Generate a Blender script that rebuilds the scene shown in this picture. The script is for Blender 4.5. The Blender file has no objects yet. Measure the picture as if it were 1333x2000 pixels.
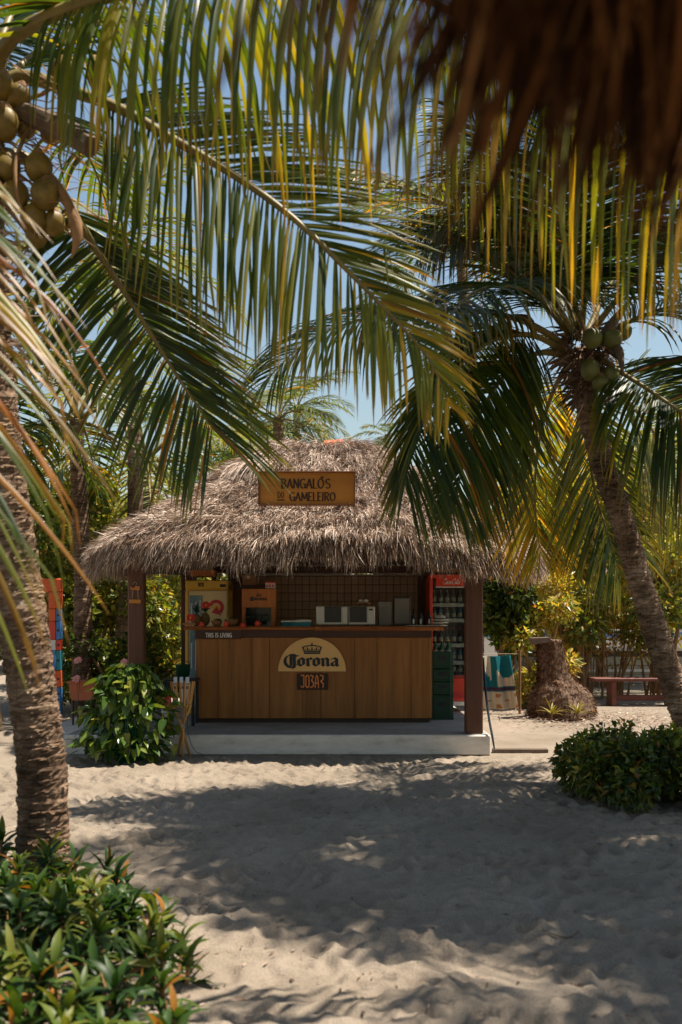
import bpy, math, random
import numpy as np
from mathutils import Vector, Matrix

# ---------------------------------------------------------------- camera, sky, sun, exposure
SC = bpy.context.scene
COL = SC.collection
F, HZ, EYE = 1944.0, 1200.0, 1.5

def P(px, py, Y):
    """World point seen at pixel (px, py) of the photograph, Y metres in front of the camera."""
    return np.array([(px - 666.5) / F * Y, Y, EYE + (HZ - py) / F * Y])

cam_d = bpy.data.cameras.new('camera')
cam = bpy.data.objects.new('camera', cam_d); COL.objects.link(cam)
cam.location = (0, 0, EYE); cam.rotation_euler = (math.radians(90), 0, 0)
cam_d.lens = 35.0; cam_d.sensor_width = 36.0; cam_d.sensor_fit = 'AUTO'
cam_d.shift_y = (HZ - 1000.0) / 2000.0
cam_d.clip_start = 0.05; cam_d.clip_end = 2000
cam_d.dof.use_dof = True; cam_d.dof.focus_distance = 11.3; cam_d.dof.aperture_fstop = 2.5
SC.camera = cam

TO_SUN = Vector((0.40, 0.02, 1.0)).normalized()
elev = math.asin(TO_SUN.z)
az = math.atan2(TO_SUN.x, TO_SUN.y)
wld = bpy.data.worlds.new('World'); SC.world = wld; wld.use_nodes = True
wn = wld.node_tree.nodes; wl = wld.node_tree.links
bg = wn['Background']; bg.inputs['Strength'].default_value = 0.063
sky = wn.new('ShaderNodeTexSky'); sky.sky_type = 'NISHITA'; sky.sun_disc = False
sky.sun_elevation = elev; sky.sun_rotation = az
sky.air_density = 1.6; sky.dust_density = 0.8; sky.ozone_density = 1.0
wl.new(sky.outputs[0], bg.inputs[0])
sun_d = bpy.data.lights.new('sun', 'SUN'); sun_d.energy = 5.0; sun_d.angle = math.radians(0.55)
sun_d.color = (1.0, 0.90, 0.77)
sun = bpy.data.objects.new('sun', sun_d); COL.objects.link(sun)
sun.rotation_euler = TO_SUN.to_track_quat('Z', 'Y').to_euler(); sun.location = (6, 2, 14)
SC.view_settings.view_transform = 'Standard'; SC.view_settings.look = 'None'
SC.view_settings.exposure = 1.0; SC.view_settings.gamma = 1.0
SC.view_settings.use_curve_mapping = False
SC.render.engine = 'CYCLES'
SC.cycles.use_denoising = True
SC.cycles.max_bounces = 8; SC.cycles.transparent_max_bounces = 8; SC.cycles.caustics_reflective = False
SC.cycles.caustics_refractive = False

R = random.Random(11)
rng = np.random.default_rng(11)

# ---------------------------------------------------------------- helpers: objects
def nrm(v):
    v = np.asarray(v, float)
    return v / np.maximum(np.linalg.norm(v, axis=-1, keepdims=True), 1e-9)

def tagp(o, label=None, cat=None, group=None, kind=None):
    if label: o['label'] = label
    if cat: o['category'] = cat
    if group: o['group'] = group
    if kind: o['kind'] = kind
    return o

def thing(name, label, cat, loc, group=None):
    o = bpy.data.objects.new(name, None); COL.objects.link(o)
    o.location = tuple(float(a) for a in loc); o.empty_display_size = 0.1
    return tagp(o, label, cat, group)

def root_of(o):
    while o.parent: o = o.parent
    return o

def link(name, me, m, parent=None, loc=None):
    o = bpy.data.objects.new(name, me); COL.objects.link(o)
    if m is not None and not me.materials: me.materials.append(m)
    if parent: o.parent = parent
    if loc is not None: o.location = tuple(float(a) for a in loc)
    return o

def raw_mesh(name, V, faces, tint=None, smooth=False):
    """V (N,3) array; faces: (M,k) array, or list of such arrays / index lists."""
    me = bpy.data.meshes.new(name)
    V = np.asarray(V, np.float32)
    if isinstance(faces, np.ndarray): faces = [faces]
    loops, starts, n = [], [], 0
    for fa in faces:
        if isinstance(fa, np.ndarray) and fa.ndim == 2:
            k = fa.shape[1]; loops.append(fa.ravel()); starts.append(n + np.arange(fa.shape[0]) * k); n += fa.size
        else:
            a = np.asarray(fa); loops.append(a); starts.append(np.array([n])); n += len(a)
    loops = np.concatenate(loops).astype(np.int32); starts = np.concatenate(starts).astype(np.int32)
    me.vertices.add(len(V)); me.vertices.foreach_set('co', V.ravel())
    me.loops.add(len(loops)); me.loops.foreach_set('vertex_index', loops)
    me.polygons.add(len(starts)); me.polygons.foreach_set('loop_start', starts)
    me.polygons.foreach_set('use_smooth', np.full(len(starts), bool(smooth)))
    me.update(calc_edges=True)
    if tint is not None:
        t = np.asarray(tint, np.float32)
        if t.shape[1] == 3: t = np.concatenate([t, np.ones((len(t), 1), np.float32)], 1)
        a = me.attributes.new('tint', 'FLOAT_COLOR', 'POINT'); a.data.foreach_set('color', t.ravel())
    me.validate()
    return me

def place(name, V, faces, m, parent=None, tint=None, smooth=False, origin=None, **tags):
    V = np.asarray(V, float)
    if parent is not None:
        org = np.array(root_of(parent).location)
        o = link(name, raw_mesh(name, V - org, faces, tint, smooth), m, parent)
    else:
        if origin is None:
            origin = np.array([(V[:, 0].min() + V[:, 0].max()) / 2, (V[:, 1].min() + V[:, 1].max()) / 2, V[:, 2].min()])
        o = link(name, raw_mesh(name, V - origin, faces, tint, smooth), m, None, origin)
    return tagp(o, **tags)

class MB:
    """Collects shapes (world coordinates) and links them as one mesh object."""
    def __init__(s): s.v = []; s.f = []; s.n = 0
    def add(s, V, faces):
        V = np.asarray(V, float)
        for f in faces: s.f.append(np.asarray(f) + s.n)
        s.v.append(V); s.n += len(V); return s
    def box(s, c, size, rz=0.0, rx=0.0, ry=0.0, bev=0.0):
        h = np.asarray(size, float) / 2
        b = min(bev, h.min() * 0.45)
        if b <= 0:
            V = np.array([[x, y, z] for x in (-1, 1) for y in (-1, 1) for z in (-1, 1)], float) * h
            fs = [(0, 1, 3, 2), (4, 6, 7, 5), (0, 4, 5, 1), (2, 3, 7, 6), (0, 2, 6, 4), (1, 5, 7, 3)]
        else:
            V, idx = [], {}
            for sx in (-1, 1):
                for sy in (-1, 1):
                    for sz in (-1, 1):
                        sg = np.array([sx, sy, sz])
                        for a in range(3):
                            p = sg * (h - b); p[a] = sg[a] * h[a]
                            idx[(sx, sy, sz, a)] = len(V); V.append(p)
            V = np.array(V, float); fs = []
            for a in range(3):
                u, w = [(1, 2), (2, 0), (0, 1)][a]
                for sa in (-1, 1):
                    q = []
                    for su, sw in ((-1, -1), (1, -1), (1, 1), (-1, 1)):
                        sg = [0, 0, 0]; sg[a] = sa; sg[u] = su; sg[w] = sw; q.append(idx[(*sg, a)])
                    fs.append(tuple(q if sa > 0 else q[::-1]))
                for su in (-1, 1):
                    for sw in (-1, 1):
                        q = []
                        for sa, ax in ((-1, u), (1, u), (1, w), (-1, w)):
                            sg = [0, 0, 0]; sg[a] = sa; sg[u] = su; sg[w] = sw; q.append(idx[(*sg, ax)])
                        fs.append(tuple(q if su * sw > 0 else q[::-1]))
            for sx in (-1, 1):
                for sy in (-1, 1):
                    for sz in (-1, 1):
                        q = [idx[(sx, sy, sz, a)] for a in range(3)]
                        fs.append(tuple(q if sx * sy * sz > 0 else q[::-1]))
        M = np.array((Matrix.Rotation(rz, 3, 'Z') @ Matrix.Rotation(ry, 3, 'Y') @ Matrix.Rotation(rx, 3, 'X')))
        return s.add(V @ M.T + np.asarray(c, float), fs)
    def tube(s, pts, rad, n=8, caps=True):
        pts = np.asarray(pts, float); m = len(pts)
        rad = np.broadcast_to(np.asarray(rad, float), (m,))
        T = nrm(np.gradient(pts, axis=0))
        ref = np.array([0, 0, 1.0]) if abs(T[0][2]) < 0.9 else np.array([1.0, 0, 0])
        rings = []; u = nrm(np.cross(T[0], ref))
        ang = np.arange(n) / n * 2 * math.pi
        for i in range(m):
            u = nrm(u - T[i] * np.dot(u, T[i])); w = np.cross(T[i], u)
            rings.append(pts[i] + rad[i] * (np.cos(ang)[:, None] * u + np.sin(ang)[:, None] * w))
        V = np.concatenate(rings)
        fs = [(i * n + k, i * n + (k + 1) % n, (i + 1) * n + (k + 1) % n, (i + 1) * n + k) for i in range(m - 1) for k in range(n)]
        if caps: fs += [tuple(range(n))[::-1], tuple((m - 1) * n + k for k in range(n))]
        return s.add(V, fs)
    def lathe(s, c, prof, n=14, axis='z'):
        ang = np.arange(n) / n * 2 * math.pi
        V = np.concatenate([np.stack([r * np.cos(ang), r * np.sin(ang), np.full(n, z)], 1) for r, z in prof])
        if axis == 'y': V = V[:, [0, 2, 1]] * np.array([1, -1, 1])
        m = len(prof)
        fs = [(i * n + k, i * n + (k + 1) % n, (i + 1) * n + (k + 1) % n, (i + 1) * n + k) for i in range(m - 1) for k in range(n)]
        fs += [tuple(range(n))[::-1], tuple((m - 1) * n + k for k in range(n))]
        return s.add(V + np.asarray(c, float), fs)
    def prism(s, poly, y0, y1):
        """poly: (x,z) outline, extruded from y0 (front) to y1."""
        p = np.asarray(poly, float); n = len(p)
        a = np.sum(p[:, 0] * np.roll(p[:, 1], -1) - np.roll(p[:, 0], -1) * p[:, 1])
        if a < 0: p = p[::-1]
        V = np.concatenate([np.stack([p[:, 0], np.full(n, y0), p[:, 1]], 1), np.stack([p[:, 0], np.full(n, y1), p[:, 1]], 1)])
        fs = [tuple(range(n)), tuple(range(n, 2 * n))[::-1]] + [(k, n + k, n + (k + 1) % n, (k + 1) % n) for k in range(n)]
        return s.add(V, fs)
    def blob(s, c, r, n=10, m=7, squash=(1, 1, 1), jitter=0.0):
        V = [[0, 0, -1]]
        for i in range(1, m):
            t = -math.pi / 2 + math.pi * i / m
            for k in range(n):
                a = 2 * math.pi * k / n
                j = 1 + R.uniform(-jitter, jitter)
                V.append([math.cos(t) * math.cos(a) * j, math.cos(t) * math.sin(a) * j, math.sin(t) * j])
        V.append([0, 0, 1]); V = np.array(V) * np.asarray(squash) * r + np.asarray(c, float)
        fs = [(0, 1 + (k + 1) % n, 1 + k) for k in range(n)]
        for i in range(m - 2):
            b = 1 + i * n
            fs += [(b + k, b + (k + 1) % n, b + n + (k + 1) % n, b + n + k) for k in range(n)]
        b = 1 + (m - 2) * n; top = len(V) - 1
        fs += [(b + k, b + (k + 1) % n, top) for k in range(n)]
        return s.add(V, fs)
    def build(s, name, m, parent=None, smooth=False, origin=None, **tags):
        return place(name, np.concatenate(s.v), s.f, m, parent, None, smooth, origin, **tags)

def copy_tree(o, loc=None, label=None, parent=None):
    c = o.copy(); COL.objects.link(c)
    if parent: c.parent = parent
    if loc is not None: c.location = tuple(float(a) for a in loc)
    if label: c['label'] = label
    for ch in list(o.children): copy_tree(ch, None, None, c)
    return c

def spline(ctrl, n):
    """Catmull-Rom through the control points, resampled evenly."""
    c = np.asarray(ctrl, float)
    c = np.concatenate([[2 * c[0] - c[1]], c, [2 * c[-1] - c[-2]]])
    out = []
    for i in range(1, len(c) - 2):
        t = np.linspace(0, 1, 14, endpoint=False)[:, None]
        p0, p1, p2, p3 = c[i - 1], c[i], c[i + 1], c[i + 2]
        out.append(0.5 * (2 * p1 + (p2 - p0) * t + (2 * p0 - 5 * p1 + 4 * p2 - p3) * t ** 2 + (3 * p1 - p0 - 3 * p2 + p3) * t ** 3))
    out = np.concatenate(out + [c[-2][None]])
    d = np.concatenate([[0], np.cumsum(np.linalg.norm(np.diff(out, axis=0), axis=1))])
    s = np.linspace(0, d[-1], n)
    return np.stack([np.interp(s, d, out[:, k]) for k in range(out.shape[1])], 1)

# ---------------------------------------------------------------- helpers: materials
def new_mat(name):
    m = bpy.data.materials.new(name); m.use_nodes = True
    nt = m.node_tree; b = nt.nodes['Principled BSDF']
    return m, nt, b

def rgba(c): return (c[0], c[1], c[2], 1.0)

def ramp(nt, stops):
    r = nt.nodes.new('ShaderNodeValToRGB'); e = r.color_ramp.elements
    while len(e) < len(stops): e.new(0.5)
    for k, (p, c) in enumerate(stops): e[k].position = p; e[k].color = rgba(c)
    return r

def noise_node(nt, scale, detail=4, rough=0.55, coord='Object', stretch=(1, 1, 1), dist=0.0):
    tc = nt.nodes.new('ShaderNodeTexCoord'); mp = nt.nodes.new('ShaderNodeMapping')
    mp.inputs['Scale'].default_value = stretch
    nt.links.new(tc.outputs[coord], mp.inputs['Vector'])
    n = nt.nodes.new('ShaderNodeTexNoise'); n.inputs['Scale'].default_value = scale
    n.inputs['Detail'].default_value = detail; n.inputs['Roughness'].default_value = rough
    n.inputs['Distortion'].default_value = dist
    nt.links.new(mp.outputs[0], n.inputs['Vector'])
    return n

def add_bump(nt, b, src, strength, dist):
    bp = nt.nodes.new('ShaderNodeBump'); bp.inputs['Strength'].default_value = strength
    bp.inputs['Distance'].default_value = dist
    nt.links.new(src, bp.inputs['Height']); nt.links.new(bp.outputs[0], b.inputs['Normal'])

def mat(name, c, rough=0.6, var=0.25, scale=9.0, metal=0.0, spec=0.4, bump=0.15, stretch=(1, 1, 1)):
    """Plain coloured stuff with uneven wear."""
    m, nt, b = new_mat(name)
    n = noise_node(nt, scale, 5, 0.6, stretch=stretch)
    r = ramp(nt, [(0.25, [x * (1 - var) for x in c]), (0.75, [min(1, x * (1 + var)) for x in c])])
    nt.links.new(n.outputs['Fac'], r.inputs[0]); nt.links.new(r.outputs[0], b.inputs['Base Color'])
    b.inputs['Roughness'].default_value = rough; b.inputs['Metallic'].default_value = metal
    b.inputs['Specular IOR Level'].default_value = spec
    if bump: add_bump(nt, b, n.outputs['Fac'], bump, 0.01)
    return m

def wood(name, c1, c2, axis='z', scale=1.0, rough=0.55, per_object=0.25, contrast=0.5):
    m, nt, b = new_mat(name)
    st = {'z': (26, 26, 1.6), 'x': (1.6, 26, 26), 'y': (26, 1.6, 26)}[axis]
    n = noise_node(nt, scale, 6, 0.62, stretch=st, dist=0.6)
    n2 = noise_node(nt, scale * 0.35, 3, 0.5, stretch=st)
    oi = nt.nodes.new('ShaderNodeObjectInfo')
    mx = nt.nodes.new('ShaderNodeMath'); mx.operation = 'MULTIPLY_ADD'
    mx.inputs[1].default_value = 0.6; nt.links.new(n.outputs['Fac'], mx.inputs[0])
    m2 = nt.nodes.new('ShaderNodeMath'); m2.operation = 'MULTIPLY'; m2.inputs[1].default_value = 0.4
    nt.links.new(n2.outputs['Fac'], m2.inputs[0]); nt.links.new(m2.outputs[0], mx.inputs[2])
    r = ramp(nt, [(0.5 - contrast * 0.32, c1), (0.5 + contrast * 0.32, c2)])
    nt.links.new(mx.outputs[0], r.inputs[0])
    hs = nt.nodes.new('ShaderNodeHueSaturation')
    mr = nt.nodes.new('ShaderNodeMapRange'); mr.inputs['To Min'].default_value = 1 - per_object; mr.inputs['To Max'].default_value = 1 + per_object
    nt.links.new(oi.outputs['Random'], mr.inputs['Value']); nt.links.new(mr.outputs[0], hs.inputs['Value'])
    nt.links.new(r.outputs[0], hs.inputs['Color']); nt.links.new(hs.outputs[0], b.inputs['Base Color'])
    b.inputs['Roughness'].default_value = rough; b.inputs['Specular IOR Level'].default_value = 0.3
    add_bump(nt, b, mx.outputs[0], 0.25, 0.004)
    return m

def leaf_mat(name, stops, transl=0.35, rough=0.4, spec=0.45, tcol=(1.25, 1.15, 0.5), vein=0.0):
    """tint.r: place on the colour ramp (leaf to leaf and base to tip); tint.g: dryness."""
    m, nt, b = new_mat(name)
    at = nt.nodes.new('ShaderNodeAttribute'); at.attribute_name = 'tint'
    sep = nt.nodes.new('ShaderNodeSeparateColor'); nt.links.new(at.outputs['Color'], sep.inputs[0])
    r = ramp(nt, stops); nt.links.new(sep.outputs[0], r.inputs[0])
    dry = nt.nodes.new('ShaderNodeMix'); dry.data_type = 'RGBA'
    nt.links.new(sep.outputs[1], dry.inputs[0]); nt.links.new(r.outputs[0], dry.inputs[6])
    dr = ramp(nt, [(0.0, (0.20, 0.066, 0.010)), (0.55, (0.32, 0.125, 0.016)), (1.0, (0.36, 0.19, 0.04))])
    nt.links.new(sep.outputs[2], dr.inputs[0]); nt.links.new(dr.outputs[0], dry.inputs[7])
    n = noise_node(nt, 14, 3, 0.6)
    hs = nt.nodes.new('ShaderNodeHueSaturation')
    mr = nt.nodes.new('ShaderNodeMapRange'); mr.inputs['To Min'].default_value = 0.72; mr.inputs['To Max'].default_value = 1.28
    nt.links.new(n.outputs['Fac'], mr.inputs['Value']); nt.links.new(mr.outputs[0], hs.inputs['Value'])
    nt.links.new(dry.outputs[2], hs.inputs['Color']); nt.links.new(hs.outputs[0], b.inputs['Base Color'])
    b.inputs['Roughness'].default_value = rough; b.inputs['Specular IOR Level'].default_value = spec
    tr = nt.nodes.new('ShaderNodeBsdfTranslucent')
    mu = nt.nodes.new('ShaderNodeMix'); mu.data_type = 'RGBA'; mu.blend_type = 'MULTIPLY'; mu.inputs[0].default_value = 1
    nt.links.new(hs.outputs[0], mu.inputs[6]); mu.inputs[7].default_value = rgba(tcol)
    nt.links.new(mu.outputs[2], tr.inputs[0])
    ms = nt.nodes.new('ShaderNodeMixShader'); ms.inputs[0].default_value = transl
    nt.links.new(b.outputs[0], ms.inputs[1]); nt.links.new(tr.outputs[0], ms.inputs[2])
    nt.links.new(ms.outputs[0], nt.nodes['Material Output'].inputs[0])
    return m

def tint_mat(name, stops, rough=0.8, spec=0.2, transl=0.0):
    m, nt, b = new_mat(name)
    at = nt.nodes.new('ShaderNodeAttribute'); at.attribute_name = 'tint'
    sep = nt.nodes.new('ShaderNodeSeparateColor'); nt.links.new(at.outputs['Color'], sep.inputs[0])
    r = ramp(nt, stops); nt.links.new(sep.outputs[0], r.inputs[0]); nt.links.new(r.outputs[0], b.inputs['Base Color'])
    b.inputs['Roughness'].default_value = rough; b.inputs['Specular IOR Level'].default_value = spec
    if transl:
        tr = nt.nodes.new('ShaderNodeBsdfTranslucent'); nt.links.new(r.outputs[0], tr.inputs[0])
        ms = nt.nodes.new('ShaderNodeMixShader'); ms.inputs[0].default_value = transl
        nt.links.new(b.outputs[0], ms.inputs[1]); nt.links.new(tr.outputs[0], ms.inputs[2])
        nt.links.new(ms.outputs[0], nt.nodes['Material Output'].inputs[0])
    return m

def glass_mat(name, tint=(0.9, 0.95, 0.95), mixf=0.85):
    m, nt, b = new_mat(name)
    b.inputs['Base Color'].default_value = rgba((0.02, 0.03, 0.03)); b.inputs['Roughness'].default_value = 0.04
    tr = nt.nodes.new('ShaderNodeBsdfTransparent'); tr.inputs[0].default_value = rgba(tint)
    ms = nt.nodes.new('ShaderNodeMixShader'); ms.inputs[0].default_value = mixf
    nt.links.new(b.outputs[0], ms.inputs[1]); nt.links.new(tr.outputs[0], ms.inputs[2])
    nt.links.new(ms.outputs[0], nt.nodes['Material Output'].inputs[0])
    return m

G1, G2, G3 = (0.012, 0.030, 0.009), (0.045, 0.085, 0.014), (0.17, 0.19, 0.025)
MAT = dict(
    palm=leaf_mat('palm_leaf', [(0.0, (0.014, 0.030, 0.010)), (0.4, (0.042, 0.076, 0.011)), (0.75, (0.18, 0.19, 0.018)), (1.0, (0.46, 0.28, 0.03))], 0.52, 0.38, 0.5, (2.2, 1.9, 0.35)),
    rachis=mat('rachis', (0.17, 0.13, 0.035), 0.5, 0.35, 6, bump=0.1),
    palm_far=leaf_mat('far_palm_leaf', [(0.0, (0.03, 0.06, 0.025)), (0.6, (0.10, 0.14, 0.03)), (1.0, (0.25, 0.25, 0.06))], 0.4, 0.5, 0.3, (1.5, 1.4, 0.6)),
    bush=leaf_mat('bush_leaf', [(0.0, (0.022, 0.045, 0.012)), (0.5, (0.085, 0.13, 0.022)), (0.85, (0.25, 0.26, 0.05)), (1.0, (0.46, 0.38, 0.10))], 0.46, 0.34, 0.5, (1.9, 1.65, 0.5)),
    lance=leaf_mat('lance_leaf', [(0.0, (0.011, 0.035, 0.009)), (0.5, (0.036, 0.078, 0.012)), (1.0, (0.15, 0.18, 0.025))], 0.32, 0.45, 0.32, (1.4, 1.35, 0.5)),
    broad=leaf_mat('broad_leaf', [(0.0, (0.025, 0.062, 0.012)), (0.5, (0.07, 0.135, 0.02)), (1.0, (0.21, 0.24, 0.03))], 0.32, 0.33, 0.5, (1.4, 1.3, 0.5)),
    bark=mat('bark', (0.12, 0.085, 0.06), 0.9, 0.4, 14, bump=0.5),
    thatch=tint_mat('thatch_straw', [(0.0, (0.045, 0.028, 0.018)), (0.35, (0.24, 0.155, 0.105)), (0.7, (0.46, 0.345, 0.265)), (1.0, (0.70, 0.59, 0.50))], 0.85, 0.15, 0.12),
    thatch_core=mat('thatch_core', (0.07, 0.05, 0.035), 0.95, 0.4, 30, bump=0.6),
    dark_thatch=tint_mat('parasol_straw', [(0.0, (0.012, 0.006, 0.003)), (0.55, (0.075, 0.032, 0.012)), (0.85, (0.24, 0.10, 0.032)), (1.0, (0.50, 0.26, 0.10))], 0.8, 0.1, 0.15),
    post=wood('post_wood', (0.070, 0.029, 0.016), (0.125, 0.052, 0.030), 'z', 0.6, 0.5, 0.08),
    plank=wood('panel_wood', (0.12, 0.043, 0.009), (0.43, 0.175, 0.040), 'z', 1.0, 0.45, 0.14, 0.95),
    slab=wood('slab_wood', (0.17, 0.055, 0.02), (0.52, 0.20, 0.07), 'x', 1.2, 0.3, 0.1, 0.6),
    darkwood=wood('dark_wood', (0.045, 0.020, 0.012), (0.08, 0.036, 0.022), 'x', 0.8, 0.5, 0.1),
    sign=wood('sign_wood', (0.40, 0.155, 0.022), (0.58, 0.25, 0.045), 'x', 0.7, 0.42, 0.05, 0.7),
    sign_edge=wood('sign_edge_wood', (0.16, 0.06, 0.018), (0.24, 0.09, 0.03), 'x', 0.8, 0.5, 0.1),
    pale_ply=wood('pale_wood', (0.72, 0.41, 0.14), (0.84, 0.52, 0.20), 'z', 0.5, 0.45, 0.03, 0.8),
    crate_wood=wood('crate_wood', (0.36, 0.12, 0.03), (0.55, 0.20, 0.055), 'z', 0.8, 0.5, 0.1),
    ink=mat('ink', (0.012, 0.018, 0.024), 0.5, 0.1, 9, bump=0),
    ink_brown=mat('burnt_ink', (0.035, 0.016, 0.008), 0.6, 0.2, 20, bump=0),
    white=mat('white_paint', (0.72, 0.70, 0.66), 0.5, 0.06, 6, bump=0.05),
    offwhite=mat('aged_white', (0.60, 0.57, 0.50), 0.6, 0.1, 6, bump=0.05),
    cream=mat('cream_enamel', (0.72, 0.58, 0.30), 0.35, 0.05, 3, bump=0.0),
    yellow=mat('yellow_enamel', (0.70, 0.42, 0.05), 0.35, 0.06, 4, bump=0.0),
    red=mat('red_enamel', (0.66, 0.055, 0.03), 0.32, 0.08, 5, bump=0.0),
    crimson=mat('crimson', (0.50, 0.035, 0.05), 0.5, 0.2, 12),
    glow_orange=mat('bright_orange', (0.80, 0.24, 0.05), 0.5, 0.25, 30),
    orange=mat('orange_paint', (0.75, 0.12, 0.03), 0.5, 0.15, 9),
    blue=mat('blue_paint', (0.06, 0.22, 0.52), 0.5, 0.2, 9),
    teal=mat('teal_paint', (0.03, 0.22, 0.27), 0.6, 0.25, 9),
    black=mat('black_plastic', (0.012, 0.013, 0.014), 0.3, 0.2, 9, bump=0.0),
    steel=mat('brushed_steel', (0.55, 0.54, 0.50), 0.38, 0.06, 8, 0.35, bump=0.05),
    grey=mat('grey_plastic', (0.22, 0.21, 0.19), 0.5, 0.1, 8),
    green=mat('crate_green', (0.007, 0.048, 0.026), 0.42, 0.25, 6),
    pink=mat('pink_petal', (0.72, 0.28, 0.28), 0.6, 0.25, 20),
    redflower=mat('red_petal', (0.66, 0.05, 0.04), 0.55, 0.25, 25),
    card=mat('cardboard', (0.30, 0.16, 0.075), 0.8, 0.12, 9),
    terracotta=mat('terracotta', (0.46, 0.13, 0.06), 0.75, 0.2, 10),
    bamboo=wood('bamboo', (0.42, 0.19, 0.05), (0.66, 0.36, 0.13), 'z', 0.8, 0.4, 0.12),
    pane=mat('fridge_pane', (0.16, 0.26, 0.29), 0.15, 0.5, 30, bump=0),
    ripe=mat('ripe_husk', (0.16, 0.105, 0.016), 0.5, 0.6, 13, bump=0.3),
    coconut=mat('coconut_husk', (0.10, 0.105, 0.022), 0.5, 0.45, 7, bump=0.1),
    fruit=mat('pineapple_skin', (0.20, 0.11, 0.03), 0.7, 0.5, 60),
    rope=mat('rope', (0.40, 0.32, 0.22), 0.9, 0.2, 60),
    roof_tile=mat('roof_tile', (0.50, 0.13, 0.05), 0.8, 0.25, 12),
    wall_tile=wood('glazed_tile', (0.30, 0.185, 0.095), (0.36, 0.225, 0.12), 'x', 0.3, 0.28, 0.07),
    grout=mat('grout', (0.10, 0.075, 0.055), 0.9, 0.2, 30),
    glass=glass_mat('clear_glass'),
    darkglass=glass_mat('dark_glass', (0.25, 0.3, 0.32), 0.4),
    bottle_green=mat('green_glass', (0.015, 0.10, 0.04), 0.1, 0.3, 20, bump=0),
    bottle_dark=mat('amber_glass', (0.06, 0.022, 0.01), 0.1, 0.3, 20, bump=0),
    bottle_blue=mat('blue_label_plastic', (0.12, 0.26, 0.42), 0.25, 0.4, 40, bump=0),
    bottle_clear=mat('clear_plastic', (0.22, 0.22, 0.20), 0.15, 0.5, 30, bump=0),
    wall_white=mat('whitewash', (0.74, 0.71, 0.66), 0.85, 0.08, 5, bump=0.2),
    block=mat('concrete_block', (0.40, 0.36, 0.29), 0.9, 0.15, 10, bump=0.3),
    stem=mat('dry_stem', (0.24, 0.13, 0.055), 0.8, 0.35, 12),
    husk=mat('root_husk', (0.135, 0.085, 0.055), 0.95, 0.55, 18, bump=0.9),
    bench=mat('bench_paint', (0.13, 0.032, 0.018), 0.6, 0.35, 9),
    stick=mat('driftwood', (0.13, 0.095, 0.07), 0.9, 0.3, 14),
)

def concrete_mat():
    m, nt, b = new_mat('slab_concrete')
    n = noise_node(nt, 3.0, 8, 0.65); n2 = noise_node(nt, 60, 3, 0.6)
    r = ramp(nt, [(0.3, (0.22, 0.20, 0.175)), (0.7, (0.38, 0.35, 0.31))]); nt.links.new(n.outputs['Fac'], r.inputs[0])
    nt.links.new(r.outputs[0], b.inputs['Base Color']); b.inputs['Roughness'].default_value = 0.85
    add_bump(nt, b, n2.outputs['Fac'], 0.3, 0.003); return m
MAT['concrete'] = concrete_mat()

def riser_mat():
    m, nt, b = new_mat('riser_paint')
    n = noise_node(nt, 3.5, 9, 0.7, stretch=(1, 1, 3)); n2 = noise_node(nt, 26, 4, 0.65)
    r = ramp(nt, [(0.26, (0.34, 0.29, 0.23)), (0.44, (0.60, 0.55, 0.48)), (0.75, (0.76, 0.72, 0.66))])
    nt.links.new(n.outputs['Fac'], r.inputs[0])
    r2 = ramp(nt, [(0.0, (0.35, 0.3, 0.24)), (0.40, (1, 1, 1)), (1.0, (1, 1, 1))]); nt.links.new(n2.outputs['Fac'], r2.inputs[0])
    mu = nt.nodes.new('ShaderNodeMix'); mu.data_type = 'RGBA'; mu.blend_type = 'MULTIPLY'; mu.inputs[0].default_value = 0.8
    nt.links.new(r.outputs[0], mu.inputs[6]); nt.links.new(r2.outputs[0], mu.inputs[7])
    nt.links.new(mu.outputs[2], b.inputs['Base Color']); b.inputs['Roughness'].default_value = 0.85
    add_bump(nt, b, n.outputs['Fac'], 0.3, 0.01); return m
MAT['riser'] = riser_mat()

def sand_mat():
    m, nt, b = new_mat('beach_sand')
    n = noise_node(nt, 1.1, 6, 0.6); n2 = noise_node(nt, 260, 3, 0.7); n3 = noise_node(nt, 34, 4, 0.75)
    r = ramp(nt, [(0.3, (0.20, 0.163, 0.123)), (0.7, (0.30, 0.252, 0.198))]); nt.links.new(n.outputs['Fac'], r.inputs[0])
    r3 = ramp(nt, [(0.26, (0.55, 0.47, 0.38)), (0.36, (1, 1, 1)), (1.0, (1, 1, 1))]); nt.links.new(n3.outputs['Fac'], r3.inputs[0])
    mu = nt.nodes.new('ShaderNodeMix'); mu.data_type = 'RGBA'; mu.blend_type = 'MULTIPLY'; mu.inputs[0].default_value = 0.85
    nt.links.new(r.outputs[0], mu.inputs[6]); nt.links.new(r3.outputs[0], mu.inputs[7])
    n4 = noise_node(nt, 150, 2, 0.8); r4 = ramp(nt, [(0.3, (0.62, 0.6, 0.58)), (0.5, (1, 1, 1)), (0.75, (1.25, 1.23, 1.2))]); nt.links.new(n4.outputs['Fac'], r4.inputs[0])
    m4 = nt.nodes.new('ShaderNodeMix'); m4.data_type = 'RGBA'; m4.blend_type = 'MULTIPLY'; m4.inputs[0].default_value = 1
    nt.links.new(mu.outputs[2], m4.inputs[6]); nt.links.new(r4.outputs[0], m4.inputs[7])
    nt.links.new(m4.outputs[2], b.inputs['Base Color']); b.inputs['Roughness'].default_value = 0.95
    b.inputs['Specular IOR Level'].default_value = 0.1
    ad = nt.nodes.new('ShaderNodeMath'); ad.operation = 'MULTIPLY_ADD'; ad.inputs[1].default_value = 0.25
    nt.links.new(n2.outputs['Fac'], ad.inputs[0]); nt.links.new(n3.outputs['Fac'], ad.inputs[2])
    add_bump(nt, b, ad.outputs[0], 0.8, 0.014); return m
MAT['sand'] = sand_mat()

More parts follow.
